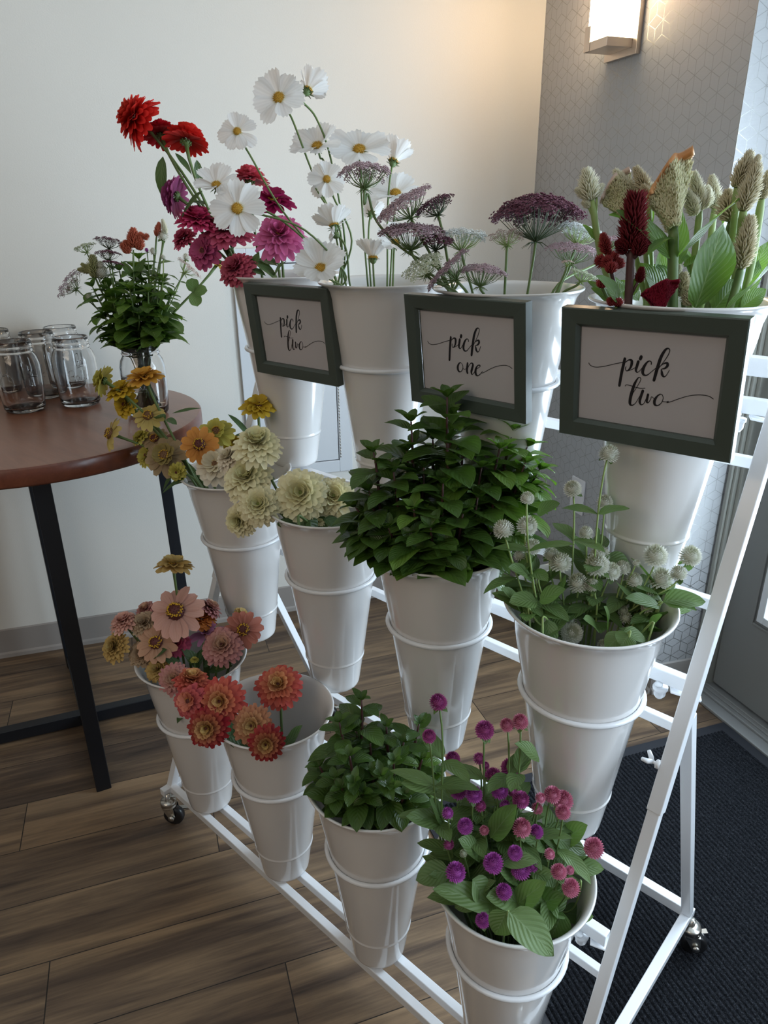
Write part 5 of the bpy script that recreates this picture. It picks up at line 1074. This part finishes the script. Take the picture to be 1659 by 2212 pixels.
Zs(K1, 497, 990, 32, (-0.35, 0.55, 0.60), 'creamwhite', 'double', 'half hidden cream zinnia behind the golden-centred one', 0.02, 0, 'disc_green', G, 0.2)
r_ = Zs((1,1), 690, 1128, 12, (0.1, 0.8, 0.4), 'cream', 'semi', 'small green zinnia bud with broad leaves under the large cream bloom', -0.03, 0, 'disc_green', G, 0.2)
extra_leaves(r_, (1,1), [(650, 1120, 600, 1125, 0.03, -0.03, 0.5), (670, 1125, 640, 1150, 0.034, -0.06, 0.6), (700, 1120, 740, 1135, 0.03, -0.03, 0.5), (660, 1118, 690, 1148, 0.032, -0.05, 0.7), (700, 1115, 690, 1145, 0.03, -0.02, 0.4), (610, 1120, 620, 1140, 0.03, -0.05, 0.4)])

# basil
def bunch(cont, lst, cuts, rows, what, group, **kw):
    lb = rowlabels(lst, cuts, rows, what)
    for i, it in enumerate(lst): basil(cont, it[0], it[1], lb[i], group, it[2], young=(len(it) > 3 and it[3]), **kw)
BG = [(966, 858, -0.01), (888, 911, 0.0), (976, 895, 0.02, True), (807, 977, -0.01), (879, 975, 0.0), (935, 950, 0.03), (1107, 933, 0.03, True), (1079, 970, 0.0, True), (1139, 965, 0.04, True), (1165, 1015, 0.02, True), (850, 1020, -0.03),
      (957, 1045, -0.05), (797, 1060, -0.02), (768, 1095, 0.0), (894, 1100, -0.07, True), (1032, 1075, -0.05), (1073, 1060, -0.03), (1000, 975, 0.0, True), (770, 1145, -0.02), (888, 1165, -0.09), (965, 1172, -0.09), (785, 1165, -0.04), (840, 1140, -0.07),
      (1060, 1150, -0.06), (1020, 1168, -0.07), (838, 1180, -0.07), (930, 1140, -0.09), (1110, 1090, -0.01), (1120, 1040, 0.01), (915, 1010, -0.02), (1040, 1010, -0.02), (1000, 1110, -0.07), (905, 1185, -0.09), (1092, 1170, -0.04), (1135, 1000, 0.0, True)]
bunch((1,2), BG, (940, 985, 1050, 1105, 1170), ['top', 'second', 'third', 'fourth', 'fifth', 'lowest'], 'green basil sprig in the large bunch, %s in its %s row', 'basil sprigs in the large middle bunch', nodes=6, Lf=0.066)
r_ = basil((1,2), 1078, 1225, 'basil sprig hanging over the right rim of the large bunch', 'basil sprigs in the large middle bunch', -0.03, nodes=1, Lf=0.04)
extra_leaves(r_, (1,2), [(1040, 1215, 1062, 1300, 0.036, -0.05, 0.3), (1060, 1215, 1098, 1290, 0.03, -0.04, 0.3), (1085, 1140, 1080, 1230, 0.036, -0.05, 0.4)], 'basil', 'ovate')
BS = [(781, 1512, 0.02), (733, 1560, 0.0), (905, 1565, 0.02), (912, 1640, -0.01, True), (755, 1632, -0.04), (851, 1645, -0.04), (823, 1675, -0.06), (690, 1655, -0.02), (722, 1680, -0.05), (842, 1700, -0.07), (783, 1712, -0.07), (915, 1700, -0.04, True), (800, 1605, 0.0), (872, 1603, 0.0),
      (940, 1670, 0.0), (738, 1700, -0.06), (893, 1696, -0.05), (770, 1580, 0.02), (835, 1570, 0.02), (805, 1665, -0.04), (875, 1715, -0.07), (765, 1690, -0.07)]
bunch((2,2), BS, (1590, 1650, 1705), ['back', 'second', 'third', 'front'], 'dark basil sprig in the low front bunch, %s in its %s row', 'basil sprigs in the low front bunch', nodes=4, Lf=0.050)

# white globe amaranth
WG = [(1315, 982, 20), (1237, 1057, 18), (1306, 1086, 16), (1139, 1077, 14), (1088, 1145, 21), (1138, 1137, 21), (1150, 1182, 17), (1266, 1152, 15), (1124, 1200, 13), (1210, 1217, 22), (1190, 1198, 15), (1295, 1200, 20), (1290, 1222, 24), (1320, 1235, 19), (1345, 1228, 16), (1416, 1202, 24),
      (1491, 1202, 22), (1427, 1252, 24), (1466, 1240, 17), (1248, 1261, 21), (1370, 1254, 16), (1280, 1265, 14), (1165, 1241, 12), (1192, 1316, 18), (1180, 1345, 11), (1147, 1337, 10), (1232, 1342, 12), (1235, 1368, 22), (1305, 1396, 14), (1346, 1318, 10), (1398, 1313, 13), (1352, 1336, 13), (1358, 1363, 10), (1402, 1292, 12), (1375, 1217, 8)]
lb = rowlabels(WG, (1120, 1212, 1250, 1300), ['highest', 'upper', 'middle', 'lower', 'rim'], 'white globe amaranth in the middle row bucket, %s in its %s band')
for i, (u, v, rp_) in enumerate(WG):
    o_ = {0: 0.0, 1: 0.02, 2: 0.05}.get(i, (1250 - v)/1250*0.30 if v > 1150 else 0.0)
    o_ = max(-0.085, min(0.06, o_)) + (i % 3)*0.008
    amaranth((1,3), u, v, rp_, 'white', lb[i], 'white globe amaranths in the middle row', o_, pairs=2, leafL=0.056, f=(-0.1, 0.35, 0.95) if i == 27 else None)
def leafonly(cont, label, group, specs, mat='gleaf'):
    rg = rngn(); c = CONT[cont]['b']; a = at(specs[0][0], specs[0][1], c, specs[0][5]); pth, nk = stem_path(cont, a, Z, rg)
    r = empty('leafy_shoot', pth[0], label, 'herb', group); ms = MB(); tube(ms, pth, 0.0013, 6); ms.build('stem', MAT['stem_lt'], r)
    for s_ in specs: 
        aa = at(s_[0], s_[1], c, s_[5]); bb = at(s_[2], s_[3], c, s_[5] + (s_[7] if len(s_) > 7 else -0.01)); ml = MB()
        leaf(ml, aa, bb - aa, face(0.1, 0.75, 0.6), (bb-aa).length, s_[4], rg, shape='ovate', droop=s_[6], nl=9); ml.build('leaf', MAT[mat], r)
    return r
leafonly((1,3), 'flowerless green shoot with broad leaf reaching past the right rim', None, [(1432, 1300, 1526, 1285, 0.036, -0.03, 0.5), (1430, 1310, 1496, 1312, 0.030, 0.0, 0.3), (1425, 1310, 1360, 1280, 0.026, -0.03, 0.4)])
leafonly((1,3), 'flowerless green shoot with long leaves at the back left of the amaranths', None, [(1265, 1210, 1185, 1168, 0.030, 0.05, 0.4), (1270, 1200, 1232, 1155, 0.034, 0.05, 0.2), (1295, 1200, 1290, 1140, 0.040, 0.07, 0.1), (1310, 1205, 1375, 1215, 0.034, 0.04, 0.7)])
leafonly((1,3), 'flowerless green shoot bending over the front rim of the amaranths', None, [(1345, 1370, 1305, 1400, 0.026, -0.08, 0.6), (1345, 1365, 1400, 1375, 0.024, -0.08, 0.6), (1360, 1370, 1340, 1395, 0.028, -0.09, 0.3), (1400, 1360, 1425, 1325, 0.022, -0.05, 0.2), (1290, 1360, 1270, 1330, 0.026, -0.05, 0.4), (1310, 1360, 1320, 1310, 0.026, -0.04, 0.4)])
leafonly((1,3), 'leafy green shoot between the basil and the white amaranths', None, [(1150, 1250, 1110, 1215, 0.030, 0.0, 0.5), (1150, 1250, 1160, 1195, 0.030, 0.02, 0.4), (1160, 1300, 1105, 1290, 0.032, -0.03, 0.5), (1165, 1300, 1215, 1265, 0.030, -0.03, 0.4), (1130, 1320, 1095, 1265, 0.030, -0.01, 0.3), (1160, 1110, 1205, 1082, 0.030, 0.04, 0.3)])

# peach and pink zinnias
G = 'peach and pink zinnias at the left of the bottom row'; K1 = (2, 0)
Zs(K1, 375, 1222, 38, (0.05, 0.97, 0.18), 'straw', 'semi', 'amber zinnia seen from the side, standing tall above the others', 0.02, 0, group=G)
Zs(K1, 381, 1322, 54, (-0.05, 0.42, 0.85), 'blush', 'single', 'large pale pink single zinnia with big dark centre', -0.02, 0, group=G)
Zs(K1, 316, 1318, 23, (-0.2, 0.7, 0.5), 'dustypink', 'double', 'dusty pink zinnia behind the large pale pink one', 0.04, 0, group=G)
Zs(K1, 269, 1345, 30, (-0.20, 0.80, 0.45), 'blush', 'double', 'small peach pink zinnia at the upper left', 0.0, 0, group=G)
Zs(K1, 313, 1347, 30, (0.0, 0.55, 0.75), 'beige', 'double', 'beige zinnia between the small pink and large pale one', 0.0, 0, group=G)
Zs(K1, 452, 1315, 28, (0.5, 0.75, 0.0), 'dustypink', 'double', 'brownish pink zinnia turned away at the back right', 0.04, 0, group=G)
Zs(K1, 436, 1340, 30, (0.1, 0.85, 0.35), 'spice', 'double', 'vivid orange zinnia with thin petals beside the large pale one', 0.02, 0, group=G)
Zs(K1, 522, 1326, 17, (0.55, 0.6, 0.3), 'straw', 'semi', 'small yellow zinnia bud above the salmon one', 0.04, 0, group=G)
Zs(K1, 526, 1360, 38, (0.08, 0.25, 0.95), 'salmon', 'single', 'salmon single zinnia with dark centre, furthest right', 0.0, 0, group=G)
Zs(K1, 447, 1368, 34, (0.0, 0.75, 0.55), 'lilac', 'fan', 'lilac zinnia with few upright petals', 0.0, 0, group=G)
Zs(K1, 480, 1395, 42, (0.05, 0.40, 0.85), 'dustypink', 'double', 'full pink and cream zinnia above the right rim', -0.03, 1, group=G)
Zs(K1, 249, 1398, 32, (-0.35, 0.30, 0.80), 'straw', 'double', 'round straw yellow zinnia furthest left', -0.02, 0, group=G)
Zs(K1, 338, 1389, 40, (-0.05, 0.40, 0.85), 'peach', 'single', 'peach single zinnia below the large pale pink one', -0.04, 0, group=G)
Zs(K1, 381, 1390, 30, (0.15, 0.45, 0.75), 'rose', 'double', 'rosy pink zinnia right of the peach single one', -0.01, 1, group=G)
Zs(K1, 308, 1412, 30, (-0.15, 0.35, 0.85), 'beige', 'double', 'cream peach zinnia under the peach single one', -0.02, 0, group=G)
Zs(K1, 342, 1446, 27, (-0.1, 0.45, 0.80), 'straw', 'double', 'small tan yellow zinnia at the front rim', -0.06, 1, group=G)
Zs(K1, 377, 1467, 33, (0.0, 0.30, 0.90), 'dustypink', 'double', 'dusty pink zinnia hanging over the front rim', -0.10, 1, group=G)
r_ = Zs(K1, 420, 1425, 9, (0.1, 0.8, 0.4), 'lime', 'semi', 'tiny green zinnia bud among the leaves inside the rim', -0.03, 0, 'disc_green', G)
extra_leaves(r_, K1, [(430, 1440, 400, 1400, 0.028, -0.02, 0.4), (440, 1440, 470, 1400, 0.030, -0.01, 0.4), (450, 1450, 495, 1430, 0.028, -0.02, 0.5), (420, 1450, 440, 1395, 0.030, 0.02, 0.3), (330, 1420, 355, 1400, 0.024, -0.05, 0.3), (390, 1440, 360, 1420, 0.024, -0.05, 0.4), (470, 1440, 500, 1400, 0.03, 0.01, 0.3)])
# coral zinnias
G = 'coral zinnias in the nearly empty bucket'; K1 = (2, 1)
Zs(K1, 602, 1482, 48, (0.0, 0.50, 0.82), 'coral', 'double', 'coral zinnia standing alone inside the nearly empty bucket', 0.02, 0, group=G, droop=0.2, nlay=5)
Zs(K1, 478, 1514, 49, (-0.05, 0.20, 0.95), 'coral', 'double', 'large coral zinnia with yellow inner petals leaning over the left rim', -0.04, 0, group=G, droop=0.2, nlay=5)
Zs(K1, 409, 1514, 35, (-0.25, 0.20, 0.90), 'pinkcoral', 'semi', 'pinkish coral zinnia furthest left over the neighbouring bucket', -0.04, 0, group=G)
Zs(K1, 415, 1472, 38, (0.15, 0.88, 0.30), 'coral', 'double', 'coral zinnia tilted upwards behind the left pair', 0.0, 0, group=G)
Zs(K1, 449, 1571, 43, (-0.05, 0.10, 0.98), 'crimson', 'double', 'crimson zinnia with yellow ring, lowest on the left', -0.08, 0, group=G, nlay=5)
Zs(K1, 545, 1567, 41, (0.0, 0.22, 0.95), 'brownpeach', 'double', 'brownish peach zinnia at the front rim', -0.07, 1, group=G, nlay=5)
Zs(K1, 575, 1606, 37, (0.08, 0.10, 0.95), 'crimson', 'double', 'dark crimson zinnia hanging over the front rim', -0.11, 0, group=G, nlay=5)
r_ = Zs(K1, 520, 1560, 8, (0.1, 0.8, 0.4), 'lime', 'semi', 'hidden green zinnia bud with leaves at the left rim', -0.03, 0, 'disc_green', G)
extra_leaves(r_, K1, [(610, 1612, 672, 1572, 0.030, -0.05, -0.5), (490, 1585, 540, 1615, 0.034, -0.06, 0.3), (500, 1590, 488, 1560, 0.026, -0.06, 0.3), (520, 1600, 560, 1612, 0.024, -0.07, 0.3)])

# magenta globe amaranth
PG = [(947, 1518, 18, 'mag'), (927, 1591, 14, 'mag'), (1047, 1578, 19, 'mag'), (978, 1640, 15, 'mag'), (1035, 1639, 12, 'mag'), (1095, 1567, 14, 'pink'), (1124, 1560, 16, 'pink'), (1104, 1660, 20, 'mag'), (1013, 1671, 13, 'mag'), (1066, 1677, 17, 'mag'), (1049, 1654, 8, 'mag'), (990, 1709, 17, 'purple'),
      (1024, 1717, 17, 'purple'), (1079, 1708, 18, 'purple'), (1104, 1709, 11, 'mag'), (1125, 1728, 17, 'mag'), (1091, 1740, 11, 'purple'), (1037, 1741, 12, 'mag'), (967, 1757, 12, 'purple'), (1005, 1785, 16, 'purple'), (1046, 1794, 10, 'pink'), (1127, 1789, 19, 'pink'), (1159, 1797, 14, 'purple'),
      (1160, 1747, 12, 'pink'), (1167, 1724, 11, 'pink'), (1193, 1717, 17, 'pink'), (1216, 1730, 20, 'pink'), (1216, 1755, 15, 'pink'), (1283, 1832, 20, 'pink'), (969, 1824, 11, 'mag'), (1066, 1865, 20, 'purple'), (1113, 1843, 15, 'purple'), (1125, 1878, 20, 'purple'), (984, 1885, 20, 'purple'), (1089, 1927, 16, 'purple'),
      (1187, 1845, 11, 'pink'), (1207, 1884, 16, 'pink'), (1233, 1918, 18, 'pink'), (1231, 1880, 9, 'pink'), (1043, 1988, 15, 'purple'), (1001, 1844, 8, 'bud'), (1150, 1872, 11, 'purple')]
cn = dict(mag='magenta', purple='purple', pink='pink', bud='pale green bud of')
lb = rowlabels(PG, (1630, 1690, 1735, 1790, 1860), ['highest', 'second', 'third', 'fourth', 'fifth', 'lowest'], '%s in the %s band of its bucket')
for i, (u, v, rp_, col) in enumerate(PG):
    o_ = max(-0.085, min(0.085, (1760 - v)/1760*0.75)) + (i % 3)*0.007
    if u > 1250: o_ = 0.0
    if v < 1600: o_ = 0.03
    amaranth((2,3), u, v, rp_, col, cn[col] + ' globe amaranth, ' + lb[i].replace(' of its bucket', ''), 'purple and pink globe amaranths in the nearest bucket', o_, pairs=3 if v < 1900 else 2, leafL=0.058)
leafonly((2,3), 'flowerless green shoot with the biggest leaf hanging over the front rim', None, [(1098, 1968, 1202, 2058, 0.046, -0.105, 0.35, -0.045), (1095, 1968, 1068, 2022, 0.034, -0.10, 0.3, -0.015), (1080, 1960, 955, 1905, 0.038, -0.06, 0.5), (1110, 1960, 1170, 1905, 0.034, -0.06, 0.3)])
leafonly((2,3), 'flowerless green shoot with pointed leaf over the left rim', None, [(970, 1880, 897, 1895, 0.036, -0.02, 0.4), (970, 1880, 1010, 1850, 0.030, 0.0, 0.3), (955, 1780, 885, 1755, 0.030, 0.02, 0.4), (960, 1780, 935, 1725, 0.028, 0.03, 0.2), (950, 1700, 870, 1685, 0.03, 0.04, 0.3), (960, 1700, 1010, 1690, 0.03, 0.04, 0.5)])
leafonly((2,3), 'flowerless green shoot with leaves spreading at the right rim', None, [(1215, 1970, 1282, 1985, 0.030, -0.02, -0.3), (1215, 1970, 1190, 2030, 0.036, -0.06, 0.2), (1225, 1870, 1306, 1870, 0.030, 0.0, 0.4), (1190, 1800, 1262, 1850, 0.034, 0.02, -0.3), (1210, 1820, 1262, 1780, 0.034, 0.03, 0.3), (1180, 1830, 1130, 1800, 0.03, 0.01, 0.3), (1060, 1810, 1110, 1740, 0.034, 0.0, 0.2), (1080, 1860, 1160, 1850, 0.026, -0.03, 0.5), (1165, 1640, 1125, 1600, 0.026, 0.03, 0.4)])
leafonly((2,3), 'low leafy green shoot filling the middle of the nearest bucket', None, [(1120, 1900, 1080, 1860, 0.034, -0.03, 0.4), (1120, 1900, 1190, 1880, 0.034, -0.03, 0.4), (1120, 1950, 1060, 1930, 0.036, -0.06, 0.4), (1150, 1960, 1210, 1930, 0.036, -0.05, 0.4), (1030, 1930, 980, 1960, 0.032, -0.05, 0.4), (1040, 1850, 1000, 1810, 0.032, -0.01, 0.3), (1140, 1930, 1160, 1990, 0.036, -0.06, 0.4), (1020, 1900, 1060, 1950, 0.036, -0.05, 0.5)])
